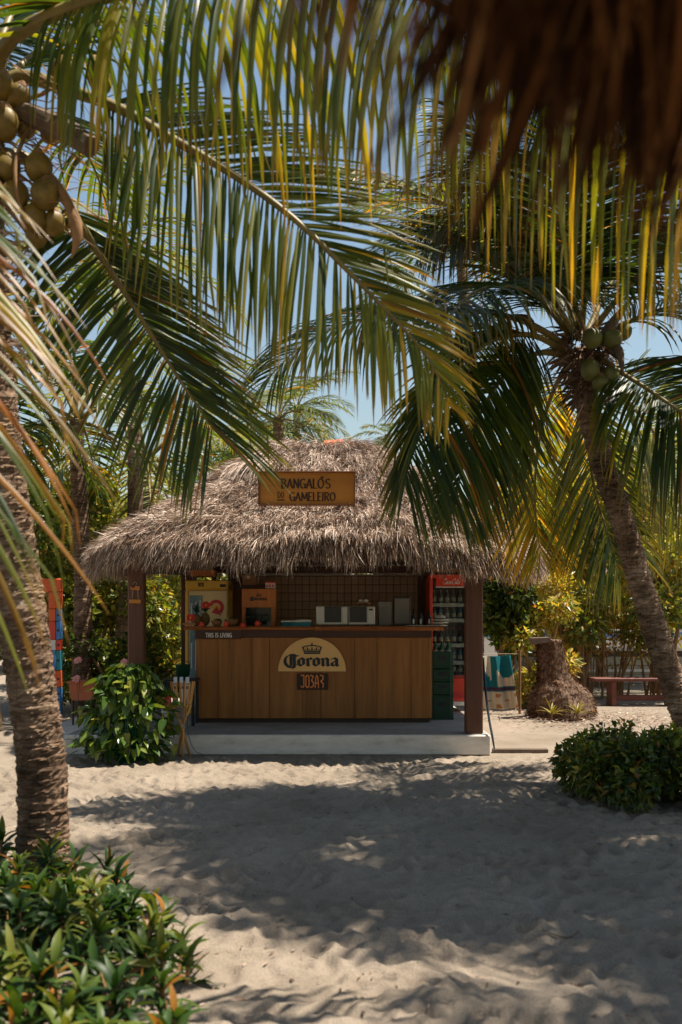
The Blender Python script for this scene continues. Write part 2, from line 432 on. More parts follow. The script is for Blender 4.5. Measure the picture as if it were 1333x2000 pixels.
def trunk_mat():
    m, nt, b = new_mat('palm_bark')
    n = noise_node(nt, 7, 7, 0.72, stretch=(1, 1, 4.5), dist=0.8); n2 = noise_node(nt, 2.2, 4, 0.6)
    r = ramp(nt, [(0.28, (0.032, 0.020, 0.013)), (0.48, (0.14, 0.088, 0.056)), (0.64, (0.29, 0.20, 0.135)), (0.78, (0.46, 0.37, 0.28))])
    ad = nt.nodes.new('ShaderNodeMath'); ad.operation = 'MULTIPLY_ADD'; ad.inputs[1].default_value = 0.7
    sb = nt.nodes.new('ShaderNodeMath'); sb.operation = 'SUBTRACT'; sb.inputs[1].default_value = 0.35
    nt.links.new(n2.outputs['Fac'], ad.inputs[0]); nt.links.new(n.outputs['Fac'], ad.inputs[2])
    nt.links.new(ad.outputs[0], sb.inputs[0]); nt.links.new(sb.outputs[0], r.inputs[0])
    ck = noise_node(nt, 5, 5, 0.7, stretch=(9, 9, 1.1), dist=0.5)
    rk = ramp(nt, [(0.0, (0.25, 0.22, 0.2)), (0.36, (0.35, 0.32, 0.3)), (0.43, (1, 1, 1)), (0.62, (1, 1, 1)), (0.72, (1.5, 1.5, 1.45))]); nt.links.new(ck.outputs['Fac'], rk.inputs[0])
    mk = nt.nodes.new('ShaderNodeMix'); mk.data_type = 'RGBA'; mk.blend_type = 'MULTIPLY'; mk.inputs[0].default_value = 0.8
    nt.links.new(r.outputs[0], mk.inputs[6]); nt.links.new(rk.outputs[0], mk.inputs[7])
    nt.links.new(mk.outputs[2], b.inputs['Base Color']); b.inputs['Roughness'].default_value = 0.92
    b.inputs['Specular IOR Level'].default_value = 0.15
    add_bump(nt, b, n.outputs['Fac'], 0.9, 0.02); return m
MAT['trunk'] = trunk_mat()
# ---------------------------------------------------------------- lettering: pen strokes swept with a nib, each letter built of thin solid strokes
def hull(pts):
    pts = sorted(set((round(float(a), 6), round(float(b), 6)) for a, b in pts))
    def half(ps):
        h = []
        for p in ps:
            while len(h) > 1 and (h[-1][0] - h[-2][0]) * (p[1] - h[-2][1]) - (h[-1][1] - h[-2][1]) * (p[0] - h[-2][0]) <= 1e-12: h.pop()
            h.append(p)
        return h
    lo, up = half(pts), half(pts[::-1])
    return lo[:-1] + up[:-1]

def nib_shape(w, h, ang=0.0, n=8, square=False):
    if square: q = np.array([(-w / 2, -h / 2), (w / 2, -h / 2), (w / 2, h / 2), (-w / 2, h / 2)])
    else:
        a = np.arange(n) / n * 2 * math.pi; q = np.stack([w / 2 * np.cos(a), h / 2 * np.sin(a)], 1)
    c, s = math.cos(ang), math.sin(ang)
    return q @ np.array([[c, s], [-s, c]])

def arc(cx, cy, rx, ry, a0, a1, n=8):
    t = np.radians(np.linspace(a0, a1, n + 1))
    return [(cx + rx * math.cos(a), cy + ry * math.sin(a)) for a in t]

CAPS = {
 'A': (.62, [[(.0, 0), (.3, 1)], [(.3, 1), (.6, 0)], [(.13, .34), (.48, .34)]]),
 'B': (.56, [[(.06, 0), (.06, 1)], [(.0, 1)] + arc(.22, .76, .24, .24, 90, -90) + [(.06, .52)], [(.2, .52)] + arc(.24, .26, .27, .26, 90, -90) + [(.0, 0)]]),
 'C': (.58, [arc(.32, .5, .32, .5, 50, 310, 12)]),
 'D': (.60, [[(.06, 0), (.06, 1)], [(.0, 1)] + arc(.2, .5, .36, .5, 90, -90, 10) + [(.0, 0)]]),
 'E': (.48, [[(.06, 0), (.06, 1)], [(.0, 1), (.42, 1)], [(.06, .52), (.34, .52)], [(.0, 0), (.44, 0)]]),
 'G': (.62, [arc(.32, .5, .32, .5, 52, 350, 12), [(.36, .45), (.62, .45)], [(.58, .45), (.58, .02)]]),
 'H': (.62, [[(.06, 0), (.06, 1)], [(.54, 0), (.54, 1)], [(.06, .5), (.54, .5)]]),
 'I': (.20, [[(.08, 0), (.08, 1)]]),
 'J': (.42, [[(.3, 1), (.3, .2)] + arc(.12, .2, .18, .2, 0, -140, 6)]),
 'K': (.58, [[(.06, 0), (.06, 1)], [(.5, 1), (.08, .45)], [(.2, .55), (.54, 0)]]),
 'L': (.46, [[(.06, 0), (.06, 1)], [(.0, 0), (.44, 0)]]),
 'M': (.80, [[(.04, 0), (.1, 1)], [(.1, 1), (.4, .2)], [(.4, .2), (.7, 1)], [(.7, 1), (.76, 0)]]),
 'N': (.66, [[(.06, 0), (.06, 1)], [(.06, 1), (.56, 0)], [(.56, 0), (.56, 1)]]),
 'O': (.68, [arc(.33, .5, .31, .5, 0, 360, 16)]),
 'R': (.58, [[(.06, 0), (.06, 1)], [(.0, 1)] + arc(.24, .74, .26, .26, 90, -90) + [(.06, .48)], [(.22, .48), (.54, 0)]]),
 'S': (.50, [arc(.25, .75, .22, .25, 40, 250, 8) + arc(.25, .26, .24, .26, 70, -140, 8)]),
 'T': (.56, [[(.0, 1), (.54, 1)], [(.27, 0), (.27, 1)]]),
 'V': (.60, [[(.0, 1), (.29, 0)], [(.29, 0), (.58, 1)]]),
 '^': (.0, [[(-.46, 1.1), (-.33, 1.24)], [(-.33, 1.24), (-.2, 1.1)]]),
 ' ': (.34, []),
}
BLACKLETTER = {
 'C': (1.10, [arc(.62, .62, .56, .80, 62, 285, 14), [(.60, 1.36), (.78, 1.42), (1.0, 1.22), (1.14, 1.26)], [(.58, 1.30), (.58, .02)], [(.86, 1.3), (.86, -.22), (.74, -.34)], [(.80, .02), (1.0, .16)]]),
 'o': (.66, [[(.28, 1.0), (.08, .80), (.08, .20), (.28, 0)], [(.28, 1.0), (.48, .80), (.48, .20), (.28, 0)]]),
 'r': (.50, [[(.04, .9), (.12, .82), (.12, .08), (.22, 0)], [(.14, .78), (.32, 1.0), (.44, .84)]]),
 'n': (.74, [[(.02, .92), (.12, .82), (.12, .08), (.2, 0)], [(.14, .8), (.36, 1.0), (.52, .82), (.52, .08), (.62, 0)]]),
 'a': (.70, [[(.08, .86), (.28, 1.0), (.48, .82), (.48, .1), (.6, 0)], [(.46, .58), (.2, .5), (.08, .34), (.08, .16), (.24, 0), (.46, .18)]]),
}
SCRIPT = {
 'C': (.62, [arc(.36, .5, .34, .52, 40, 320, 14) + [(.8, .26)], arc(.5, .92, .16, .12, 0, 220, 6)]),
 'o': (.40, [arc(.2, .25, .17, .25, 0, 360, 12), [(.34, .36), (.44, .32)]]),
 'c': (.36, [arc(.2, .25, .17, .25, 50, 310, 10) + [(.42, .22)]]),
 'a': (.44, [arc(.2, .25, .17, .25, 20, 360, 12), [(.38, .5), (.37, .1), (.48, .08)]]),
 'l': (.26, [[(.02, .15), (.22, .8), (.16, 1.0), (.07, .8), (.08, .12), (.2, .04)]]),
 '-': (.24, [[(.02, .32), (.22, .36)]]),
}

def letters(mb, text, glyphs, x0, zc, y, h, nib, xs=1.0, gap=0.12, align='c', slant=0.0, depth=0.004):
    """Adds text to mb, standing in a plane of constant y facing -y; nib in units of the letter height."""
    w = sum(glyphs[c][0] + gap for c in text) - gap
    x = -w / 2 if align == 'c' else 0.0
    k = 0
    for ch in text:
        adv, strokes = glyphs[ch]
        for st in strokes:
            for a, b in zip(st[:-1], st[1:]):
                pl = [(p[0] + q[0] + x + slant * p[1], p[1] + q[1]) for p in (a, b) for q in nib]
                pl = [(x0 + px * h * xs, zc + (pz - 0.5) * h) for px, pz in hull(pl)]
                k += 1
                mb.prism(pl, y - depth - (k % 60) * 2.5e-5, y + 0.001)
        x += adv + gap
    return mb

def crown_emblem(mb, cx, z0, w, h, y, d=0.004):
    """A five pointed royal crown."""
    q = lambda pts, dd: mb.prism([(cx + a * w, z0 + b * h) for a, b in pts], y - dd, y + 0.001)
    q([(-.42, 0), (.42, 0), (.43, .13), (-.43, .13)], d)
    q([(-.44, .16), (.44, .16), (.45, .27), (-.45, .27)], d)
    for k in range(5):
        a = -.40 + .2 * k; lean = (k - 2) * .06
        q([(a - .045, .30), (a + .045, .30), (a + lean + .02, .64), (a + lean - .02, .64)], d)
    for k in range(4):
        a = -.30 + .2 * k
        q([(a - .03, .31), (a + .03, .31), (a + (k - 1.5) * .05, .52)], d + 2e-4)
    for k in range(10):
        t0, t1 = math.radians(180 - 18 * k), math.radians(180 - 18 * (k + 1))
        q([(.5 * math.cos(t0), .62 + .22 * math.sin(t0)), (.5 * math.cos(t1), .62 + .22 * math.sin(t1)),
           (.44 * math.cos(t1), .58 + .16 * math.sin(t1)), (.44 * math.cos(t0), .58 + .16 * math.sin(t0))], d + 4e-4 + k * 2e-5)
    q([(-.44, .27), (-.40, .27), (-.45, .64), (-.5, .62)], d + 7e-4); q([(.44, .27), (.40, .27), (.45, .64), (.5, .62)], d + 7e-4)
    q([(-.05, .78), (.05, .78), (.05, .90), (0, .98), (-.05, .90)], d + 8e-4)
    q([(-.025, .95), (.025, .95), (.025, 1.08), (-.025, 1.08)], d + 9e-4)
# ---------------------------------------------------------------- vegetation builders
def rachis_frame(ctrl, U0, U1, n):
    p = spline(ctrl, n); T = nrm(np.gradient(p, axis=0))
    U = np.asarray(U0, float)[None] * (1 - np.linspace(0, 1, n)[:, None]) + np.asarray(U1, float)[None] * np.linspace(0, 1, n)[:, None]
    U = nrm(U - T * np.sum(U * T, 1, keepdims=True))
    return p, T, U

def frond(palm, ctrl, U0=(0, 0, 1), U1=None, n=60, L=0.8, ang=(58, 58), g=(1.2, 1.2), width=0.034, t0=0.2, r0=0.022,
          dry=0.12, singles=0, kink=0.12, seed=0, nseg=6, lift=0.12, tone=0.35, m=None, tipdry=0.35, prof=None, curl=0.0, Ls=(1, 1), tone1=None, gaps=.07):
    g_ = np.random.default_rng(seed + 500)
    m = m or MAT['palm']; U1 = U0 if U1 is None else U1
    p, T, U = rachis_frame(ctrl, U0, U1, 60)
    s = np.linspace(0, 1, 60)
    mb = MB(); mb.tube(p[::2], np.interp(s[::2], [0, t0, 1], [r0 * 1.5, r0, 0.004]), 6)
    fo = mb.build('frond', MAT['rachis'], palm, smooth=True)
    Vs, Fs, Ts = [], None, []
    for side in (0, 1):
        M = n
        t = np.linspace(t0, 0.995, M) + g_.uniform(-.35, .35, M) / n
        t = np.clip(t, 0, 0.998); u = (t - t0) / (1 - t0)
        at = lambda A: np.stack([np.interp(t, s, A[:, k]) for k in range(3)], 1)
        B, Tt, Ut = at(p), nrm(at(T)), nrm(at(U))
        S = np.cross(Tt, Ut) * (1 if side == 0 else -1)
        pr = prof or ([0, .12, .4, .75, 1], [.5, .82, 1, .8, .42])
        ln = L * Ls[side] * np.interp(u, *pr) * g_.uniform(.86, 1.1, M)
        a = np.radians(ang[side] * np.interp(u, [0, .5, 1], [1.15, 1.0, .55]) + g_.normal(0, 4, M))
        d = nrm(Tt * np.cos(a)[:, None] + S * np.sin(a)[:, None] + Ut * (lift + g_.normal(0, .05, M))[:, None])
        w = nrm(np.cross(d, Ut) + g_.normal(0, .22, (M, 3)))
        wd = width * g_.uniform(.75, 1.15, M) * np.interp(u, [0, .1, .8, 1], [.7, 1, .85, .6])
        gr = g[side] * g_.uniform(.75, 1.3, M)
        kk = np.where(g_.random(M) < kink, g_.uniform(.3, .75, M), 9.0)
        sw = g_.normal(0, .05, (M, 3))
        dr = (g_.random(M) < dry) * g_.uniform(.45, 1.0, M)
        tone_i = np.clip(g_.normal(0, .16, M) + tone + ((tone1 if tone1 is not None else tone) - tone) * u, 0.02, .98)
        hue = g_.random(M)
        q = B.copy(); V = np.zeros((M, nseg + 1, 3, 3)); C = np.zeros((M, nseg + 1, 3, 3))
        for k in range(nseg + 1):
            f = k / nseg
            w = nrm(w - d * np.sum(w * d, 1, keepdims=True))
            nn = np.cross(d, w)
            prof_w = np.interp(f, [0, .06, .25, .6, .85, 1], [.35, .75, 1, .85, .5, .06])
            hw = (wd * prof_w / 2)[:, None]
            fold = hw * .38
            V[:, k, 0] = q + w * hw; V[:, k, 1] = q - nn * fold; V[:, k, 2] = q - w * hw
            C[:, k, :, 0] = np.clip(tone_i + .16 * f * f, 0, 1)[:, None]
            td = np.clip((f - .72) / .28, 0, 1) * tipdry * (hue > .25)
            C[:, k, :, 1] = np.clip(np.maximum(dr, td), 0, 1)[:, None]
            C[:, k, :, 2] = hue[:, None]
            q = q + d * (ln / nseg)[:, None]
            d = nrm(d + np.array([0, 0, -1.0]) * (gr * (.35 + 1.3 * f) / nseg)[:, None] + sw * (.5 + f) / nseg + S * (curl / nseg))
            kn = (f >= kk) & (f < kk + 1.0 / nseg)
            d[kn] = nrm(d[kn] * .25 + np.array([0, 0, -1.0]) + g_.normal(0, .15, (kn.sum(), 3)))
        keep = g_.random(M) > gaps
        Vs.append(V[keep]); Ts.append(C[keep])
    V = np.concatenate(Vs); C = np.concatenate(Ts); M = len(V); row = (nseg + 1) * 3
    base = []
    for k in range(nseg):
        a0, b0 = k * 3, (k + 1) * 3
        base += [(a0, a0 + 1, b0 + 1, b0), (a0 + 1, a0 + 2, b0 + 2, b0 + 1)]
    base = np.array(base)
    order = g_.permutation(M)
    one = order[:singles]; rest = order[singles:]
    org = np.array(root_of(palm).location)
    for i in one:
        me = raw_mesh('leaflet', V[i].reshape(-1, 3) - org, base, C[i].reshape(-1, 3), True)
        link('leaflet', me, m, fo)
    if len(rest):
        fa = (base[None] + (np.arange(len(rest)) * row)[:, None, None]).reshape(-1, 4)
        place('leaflets', V[rest].reshape(-1, 3), fa, m, fo, C[rest].reshape(-1, 3), True, kind='stuff')
    return fo

def palm_trunk(palm, ctrl, radii, rings=60, seed=0, n=28, rough=1.0):
    """Leaning stem with leaf scar ledges and torn fibres between them."""
    g_ = np.random.default_rng(seed)
    m = rings * 5; p = spline(ctrl, m)
    sp_ = np.cumsum(np.repeat(g_.uniform(.55, 1.5, rings), 5)); sp_ = (sp_ - sp_[0]) / (sp_[-1] - sp_[0]) * (m - 1)
    p = np.stack([np.interp(sp_, np.arange(m), p[:, k]) for k in range(3)], 1); T = nrm(np.gradient(p, axis=0))
    r = np.interp(sp_ / (m - 1), np.linspace(0, 1, len(radii)), radii)
    u = np.array([1.0, 0, 0]); a = np.arange(n) / n * 2 * math.pi
    V = np.zeros((m, n, 3))
    ph = g_.uniform(0, 6.28, (rings + 2, 3)); amp = g_.uniform(.3, 1.0, rings + 2)
    for i in range(m):
        u = nrm(u - T[i] * np.dot(u, T[i])); w = np.cross(T[i], u)
        k, f = divmod(i, 5)
        wob = np.sin(a + ph[k, 0]) * .5 + np.sin(2 * a + ph[k, 1]) * .35 + np.sin(5 * a + ph[k, 2]) * .25
        ledge = np.array([0.0, .35, .7, 1.0, -.7])[f]
        tear = g_.normal(0, .0035, n) * rough
        rr = r[i] * (1 + .012 * wob) + ledge * .0075 * rough * (amp[k] + .35 * wob) + tear
        off = T[i] * (np.sin(a + ph[k, 0]) * .012)[:, None] * (1 if f < 4 else .6)
        V[i] = p[i] + rr[:, None] * (np.cos(a)[:, None] * u + np.sin(a)[:, None] * w) + off
    idx = np.arange(m * n).reshape(m, n)
    fa = np.stack([idx[:-1], np.roll(idx, -1, 1)[:-1], np.roll(idx, -1, 1)[1:], idx[1:]], -1).reshape(-1, 4)
    tr = place('trunk', V.reshape(-1, 3), [fa, list(idx[-1])], MAT['trunk'], palm, None, False)
    # torn fibre tags standing off the ledges
    K = rings * 9; i = g_.integers(2, m - 3, K); j = g_.integers(0, n, K)
    b = V[i, j]; out = nrm(b - p[i]); tan = np.cross(T[i], out)
    ln = g_.uniform(.012, .04, K)[:, None]; hw = g_.uniform(.006, .02, K)[:, None]
    tip = b + T[i] * ln * .4 * g_.choice([-1, 1], (K, 1)) + out * ln * .45
    Vt = np.stack([b - tan * hw - out * .004, b + tan * hw - out * .004, tip + tan * hw * .4, tip - tan * hw * .3], 1)
    fb = np.arange(K * 4).reshape(K, 4)
    place('bark_fibres', Vt.reshape(-1, 3), fb, MAT['trunk'], tr, kind='stuff')
    return tr

def nut(palm, c, r, tilt=(0.2, 0.0), long=1.25, m='coconut'):
    mb = MB(); mb.blob((0, 0, 0), r, 14, 10, (1, 1, long), 0.02)
    V = mb.v[0]
    ang = np.arctan2(V[:, 1], V[:, 0]); V[:, :2] *= (1 + .075 * np.cos(3 * ang + 1.1 * r * 90))[:, None]
    M = np.array(Matrix.Rotation(tilt[0], 3, 'X') @ Matrix.Rotation(tilt[1], 3, 'Y'))
    mb.v[0] = V @ M.T + np.asarray(c)
    o = mb.build('coconut', MAT[m], palm, smooth=True)
    cap = MB(); top = np.array([0, 0, r * long]) @ M.T + np.asarray(c)
    ax = np.array([0, 0, 1.0]) @ M.T
    cap.tube([top - ax * r * .25, top - ax * r * .05, top + ax * r * .2], [r * .5, r * .4, r * .1], 8)
    cap.build('calyx', MAT['stem'], o)
    return o

def leaf_cloud_arrays(centers, radii, n, ln, wd, up=0.5, seed=0, tone=0.45, spread=0.2, dry=0.04, shell=0.5):
    """n folded leaves (4 verts, 2 faces each) spread through balls."""
    g_ = np.random.default_rng(seed)
    C = np.asarray(centers, float); rad = np.asarray(radii, float)
    if rad.ndim == 1: rad = np.repeat(rad[:, None], 3, 1)
    wts = rad.prod(1) ** (2 / 3); wts = wts / wts.sum()
    k = g_.choice(len(C), n, p=wts)
    dirs = nrm(g_.normal(0, 1, (n, 3))); rr = g_.random(n) ** (1 / 3.0); rr = rr * (1 - shell) + shell * (1 - (1 - rr) ** 1.6)
    pos = C[k] + dirs * rr[:, None] * rad[k]
    d = nrm(dirs * .9 + g_.normal(0, .7, (n, 3)) + np.array([0, 0, -.25]))
    nn = nrm(g_.normal(0, .6, (n, 3)) + np.array([0, 0, up]) + dirs * .3)
    w = nrm(np.cross(d, nn)); nn = np.cross(w, d)
    l = ln * g_.uniform(.6, 1.3, n)[:, None]; hw = wd / 2 * g_.uniform(.7, 1.2, n)[:, None]
    mid = pos + d * l * .45
    V = np.stack([pos, mid + w * hw + nn * hw * .35, pos + d * l - nn * l * .08, mid - w * hw + nn * hw * .35], 1).reshape(-1, 3)
    b = np.arange(n)[:, None] * 4
    fa = np.concatenate([b + np.array([[0, 1, 2]]), b + np.array([[0, 2, 3]])])
    tone_c = g_.normal(0, .13, len(C))[k]
    t = np.zeros((n, 4, 3)); t[:, :, 0] = np.clip(tone + tone_c + g_.normal(0, spread, n), 0, 1)[:, None]
    t[:, :, 1] = ((g_.random(n) < dry) * g_.uniform(.4, 1, n))[:, None]; t[:, :, 2] = g_.random(n)[:, None]
    return V, fa, t.reshape(-1, 3)

def clump_crown(base, w, d, h, k, seed, lo=0.15):
    g_ = np.random.default_rng(seed)
    c = np.stack([g_.uniform(-.5, .5, k) * w, g_.uniform(-.5, .5, k) * d, (lo + (1 - lo) * g_.random(k)) * h], 1)
    c[:, :2] *= (1.0 - .45 * (c[:, 2:3] / h - .4).clip(0, 1))
    r = g_.uniform(.16, .30, k) * (w + h) * .42
    return c + np.asarray(base, float), np.stack([r, r, r * .8], 1)

def bushy_tree(name, label, cat, base, w, d, h, k=9, leaves=3500, ln=0.14, wd=0.07, tone=0.45, stems=4, seed=0, group=None,
               lo=0.12, m=None, dry=0.04, trunk_r=0.05, spread=0.2):
    t = thing(name, label, cat, base, group)
    g_ = np.random.default_rng(seed)
    c, r = clump_crown(base, w, d, h, k, seed, lo)
    V, fa, ti = leaf_cloud_arrays(c, r, leaves, ln, wd, 0.6, seed, tone, spread, dry)
    V[:, 2] = np.maximum(V[:, 2], 0.02)
    place('crown', V, fa, m or MAT['bush'], t, ti)
    for i in range(stems):
        q = c[g_.integers(0, len(c))]
        b0 = np.asarray(base) + np.array([g_.uniform(-.12, .12) * w, g_.uniform(-.1, .1) * d, 0])
        mid = (b0 + q) / 2 + g_.normal(0, .08, 3) * w * .4
        mb = MB(); mb.tube(spline([b0, mid, q], 8), np.linspace(trunk_r, trunk_r * .3, 8), 6)
        mb.build('trunk' if i == 0 else 'stem', MAT['stem'], t)
    return t

def simple_palm(name, label, base, top, lean=(0, 0), nf=12, L=2.2, seed=0, r=0.13, n=26, leaf=0.55, tone=0.5, m=None, group=None,
                wind=(0, 0), width=0.05, rings=30, nseg=4, elev=(-35, 70), dry=0.08, g=1.6):
    """Whole coconut palm with an even crown; top is the crown point."""
    base = np.asarray(base, float); top = np.asarray(top, float)
    g_ = np.random.default_rng(seed)
    t = thing(name, label, 'palm tree', base, group)
    mid = (base + top) / 2 + np.array([lean[0], lean[1], 0])
    palm_trunk(t, [base, base * .75 + mid * .25, mid, top - np.array([0, 0, .3]), top], [r * 1.15, r, r * .9, r * .85, r * .7], rings, seed, 14, .8)
    for k in range(nf):
        az_ = k * 2.399 + g_.uniform(-.25, .25); el = math.radians(elev[1] + (elev[0] - elev[1]) * (k + .5) / nf)
        h = np.array([math.cos(az_), math.sin(az_), 0]); h = nrm(h + np.array([wind[0], wind[1], 0]))
        l = L * g_.uniform(.85, 1.12)
        e = h * math.cos(el) + np.array([0, 0, math.sin(el)])
        pts = [top]; dcur = e
        for q in range(5):
            pts.append(pts[-1] + dcur * l / 5)
            dcur = nrm(dcur + np.array([0, 0, -1]) * .28 + h * .05 + np.array([wind[0], wind[1], 0]) * .12)
        frond(t, pts, (0, 0, 1), None, n, leaf, (56, 56), (g, g), width, .2, .02 * L / 2.2, dry, 0, .06, seed * 40 + k, nseg, tone=tone, m=m)
    return t

def rosette_leaf(lnth, wdth, droop, nseg=5):
    """Narrow pointed blade along +X, midrib folded."""
    V = []; ang = 0.0; x = z = 0.0
    for k in range(nseg + 1):
        f = k / nseg
        hw = wdth / 2 * np.interp(f, [0, .15, .45, .75, 1], [.35, .7, 1, .72, .03])
        V += [(x, hw, z + hw * .35), (x, 0, z), (x, -hw, z + hw * .35)]
        x += lnth / nseg * math.cos(ang); z += lnth / nseg * math.sin(ang); ang -= droop / nseg
    fa = []
    for k in range(nseg):
        a, b = k * 3, k * 3 + 3
        fa += [(a, a + 1, b + 1, b), (a + 1, a + 2, b + 2, b + 1)]
    return np.array(V), np.array(fa)
# ---------------------------------------------------------------- the setting: sand
def axis(dense0, dense1, step, far0, far1, grow=1.28):
    a = list(np.arange(dense0, dense1 + step / 2, step)); s = step
    lo = [];  x = dense0
    while x > far0: s *= grow; x -= s; lo.append(x)
    s = step; x = a[-1]; hi = []
    while x < far1: s *= grow; x += s; hi.append(x)
    return np.array(lo[::-1] + a + hi)

gx = axis(-3.3, 4.2, 0.020, -500, 500); gy = axis(2.6, 10.8, 0.018, -120, 1200)
GX, GY = np.meshgrid(gx, gy, indexing='ij')

def vnoise(x, y, seed):
    g_ = np.random.default_rng(seed); tab = g_.random((256, 256))
    xi, yi = np.floor(x).astype(int), np.floor(y).astype(int); fx, fy = x - xi, y - yi
    fx = fx * fx * (3 - 2 * fx); fy = fy * fy * (3 - 2 * fy)
    t = lambda a, b: tab[a % 256, b % 256]
    return (t(xi, yi) * (1 - fx) + t(xi + 1, yi) * fx) * (1 - fy) + (t(xi, yi + 1) * (1 - fx) + t(xi + 1, yi + 1) * fx) * fy

GZ = (vnoise(GX * .9, GY * .9, 1) - .5) * .05 + (vnoise(GX * 2.6, GY * 2.6, 2) - .5) * .026 + (vnoise(GX * 6.5, GY * 6.5, 3) - .5) * .014 - np.abs(vnoise(GX * 9, GY * 9, 6) - .5) * .013 + (vnoise(GX * 22, GY * 22, 4) - .5) * .010
frng = np.random.default_rng(5)
for _ in range(3600):                                   # footprints: pressed hollows with a raised rim
    cx, cy = frng.uniform(-3.2, 4.1), frng.uniform(2.7, 10.6); a = frng.uniform(0, math.pi)
    la, lb = frng.uniform(.04, .12), frng.uniform(.025, .055); dp = frng.uniform(.006, .022)
    i0, i1 = np.searchsorted(gx, [cx - .4, cx + .4]); j0, j1 = np.searchsorted(gy, [cy - .4, cy + .4])
    X, Y = GX[i0:i1, j0:j1] - cx, GY[i0:i1, j0:j1] - cy
    u = (X * math.cos(a) + Y * math.sin(a)) / la; v = (-X * math.sin(a) + Y * math.cos(a)) / lb
    q = u * u + v * v
    GZ[i0:i1, j0:j1] += -dp * np.exp(-q) + dp * .75 * np.exp(-(np.sqrt(q) - 1.7) ** 2 / .3)
flat = np.clip((GY - 10.1) / .6, 0, 1)
GZ = GZ * (1 - .75 * flat) * np.clip(1.6 - np.maximum(np.abs(GX) - 4, 0) * .15, .2, 1)
GZ = np.minimum(GZ, .06)
# sand level over the far plane stays just below zero so that slabs and walls stand in it
idx = np.arange(GX.size).reshape(GX.shape)
gf = np.stack([idx[:-1, :-1], idx[1:, :-1], idx[1:, 1:], idx[:-1, 1:]], -1).reshape(-1, 4)
ground = place('ground', np.stack([GX, GY, GZ], -1).reshape(-1, 3), gf, MAT['sand'], None, None, True, np.zeros(3), kind='structure')

def sand_z(x, y):
    i = min(max(int(np.searchsorted(gx, x)), 0), len(gx) - 1); j = min(max(int(np.searchsorted(gy, y)), 0), len(gy) - 1)
    return float(GZ[i, j])

# ---------------------------------------------------------------- the thatched bar hut
HX, HY, HA, HB = -0.28, 12.35, 2.60, 2.32                 # roof centre and half sizes
hut = thing('thatched_hut', 'open beach bar hut with shaggy grey palm thatch roof on brown square posts', 'hut', (HX, HY, 0))
mb = MB(); mb.box((-0.675, 12.95, .1055), (4.55, 4.66, .211), bev=.012); mb.build('floor_slab', MAT['riser'], hut)
mb = MB(); mb.box((-0.675, 12.95, .2135), (4.50, 4.60, .005)); mb.build('floor_screed', MAT['concrete'], hut)
mb = MB(); mb.box((-3.25, 12.6, .065), (.62, 3.3, .13), bev=.012); mb.build('side_step', MAT['riser'], hut)
for (px, py_, w) in ((-2.21, 10.79, .17), (1.435, 10.78, .182), (-2.21, 14.35, .17), (1.45, 14.35, .17)):
    mb = MB(); mb.box((px, py_, 1.36), (w, w, 2.29), bev=.012); mb.build('post', MAT['post'], hut)

def roof_r(phi, p=3.3): return 1.0 / (np.abs(np.cos(phi)) ** p + np.abs(np.sin(phi)) ** p) ** (1 / p)
PR_S = np.array([0, .10, .20, .30, .43, .62, .80, .93, 1.0]); PR_Z = np.array([3.63, 3.57, 3.47, 3.34, 3.13, 2.80, 2.56, 2.40, 2.27])
RIDGE = 0.20
def roof_pt(phi, s, dz=0.0):
    rr = roof_r(phi); lump = .03 * np.sin(phi * 7 + s * 5) + .02 * np.sin(phi * 17 - s * 9)
    ridge = RIDGE * np.clip(np.cos(phi) * 2.2, -1, 1) * (1 - s)
    return np.stack([HX + .06 * (1 - s) + ridge + np.cos(phi) * rr * HA * s, HY + np.sin(phi) * rr * HB * s,
                     np.interp(s, PR_S, PR_Z) + dz + lump * (s > .15) - s ** 5 * (.13 * np.exp(-((phi + .72) / .34) ** 2) + .05 * np.exp(-((phi + 2.4) / .3) ** 2))], -1)
nphi, ns = 96, 14
ph = np.linspace(-math.pi, math.pi, nphi, endpoint=False); ss = np.linspace(0.0, 1.0, ns)
A, S_ = np.meshgrid(ph, ss, indexing='ij')
top = roof_pt(A, S_, -.05); bot = top.copy(); bot[..., 2] -= .10 + .06 * S_
def grid_faces(na, nb, off=0, flip=False):
    i = np.arange(na * nb).reshape(na, nb) + off; j = np.roll(i, -1, 0)
    f = np.stack([i[:, :-1], j[:, :-1], j[:, 1:], i[:, 1:]], -1).reshape(-1, 4)
    return f[:, ::-1] if flip else f
i0 = np.arange(nphi) * ns + ns - 1; i1 = i0 + nphi * ns
rim = np.stack([i0, i1, np.roll(i1, -1), np.roll(i0, -1)], -1)
place('roof', np.concatenate([top.reshape(-1, 3), bot.reshape(-1, 3)]), [grid_faces(nphi, ns, 0, True), grid_faces(nphi, ns, nphi * ns), rim], MAT['thatch_core'], hut, smooth=True)

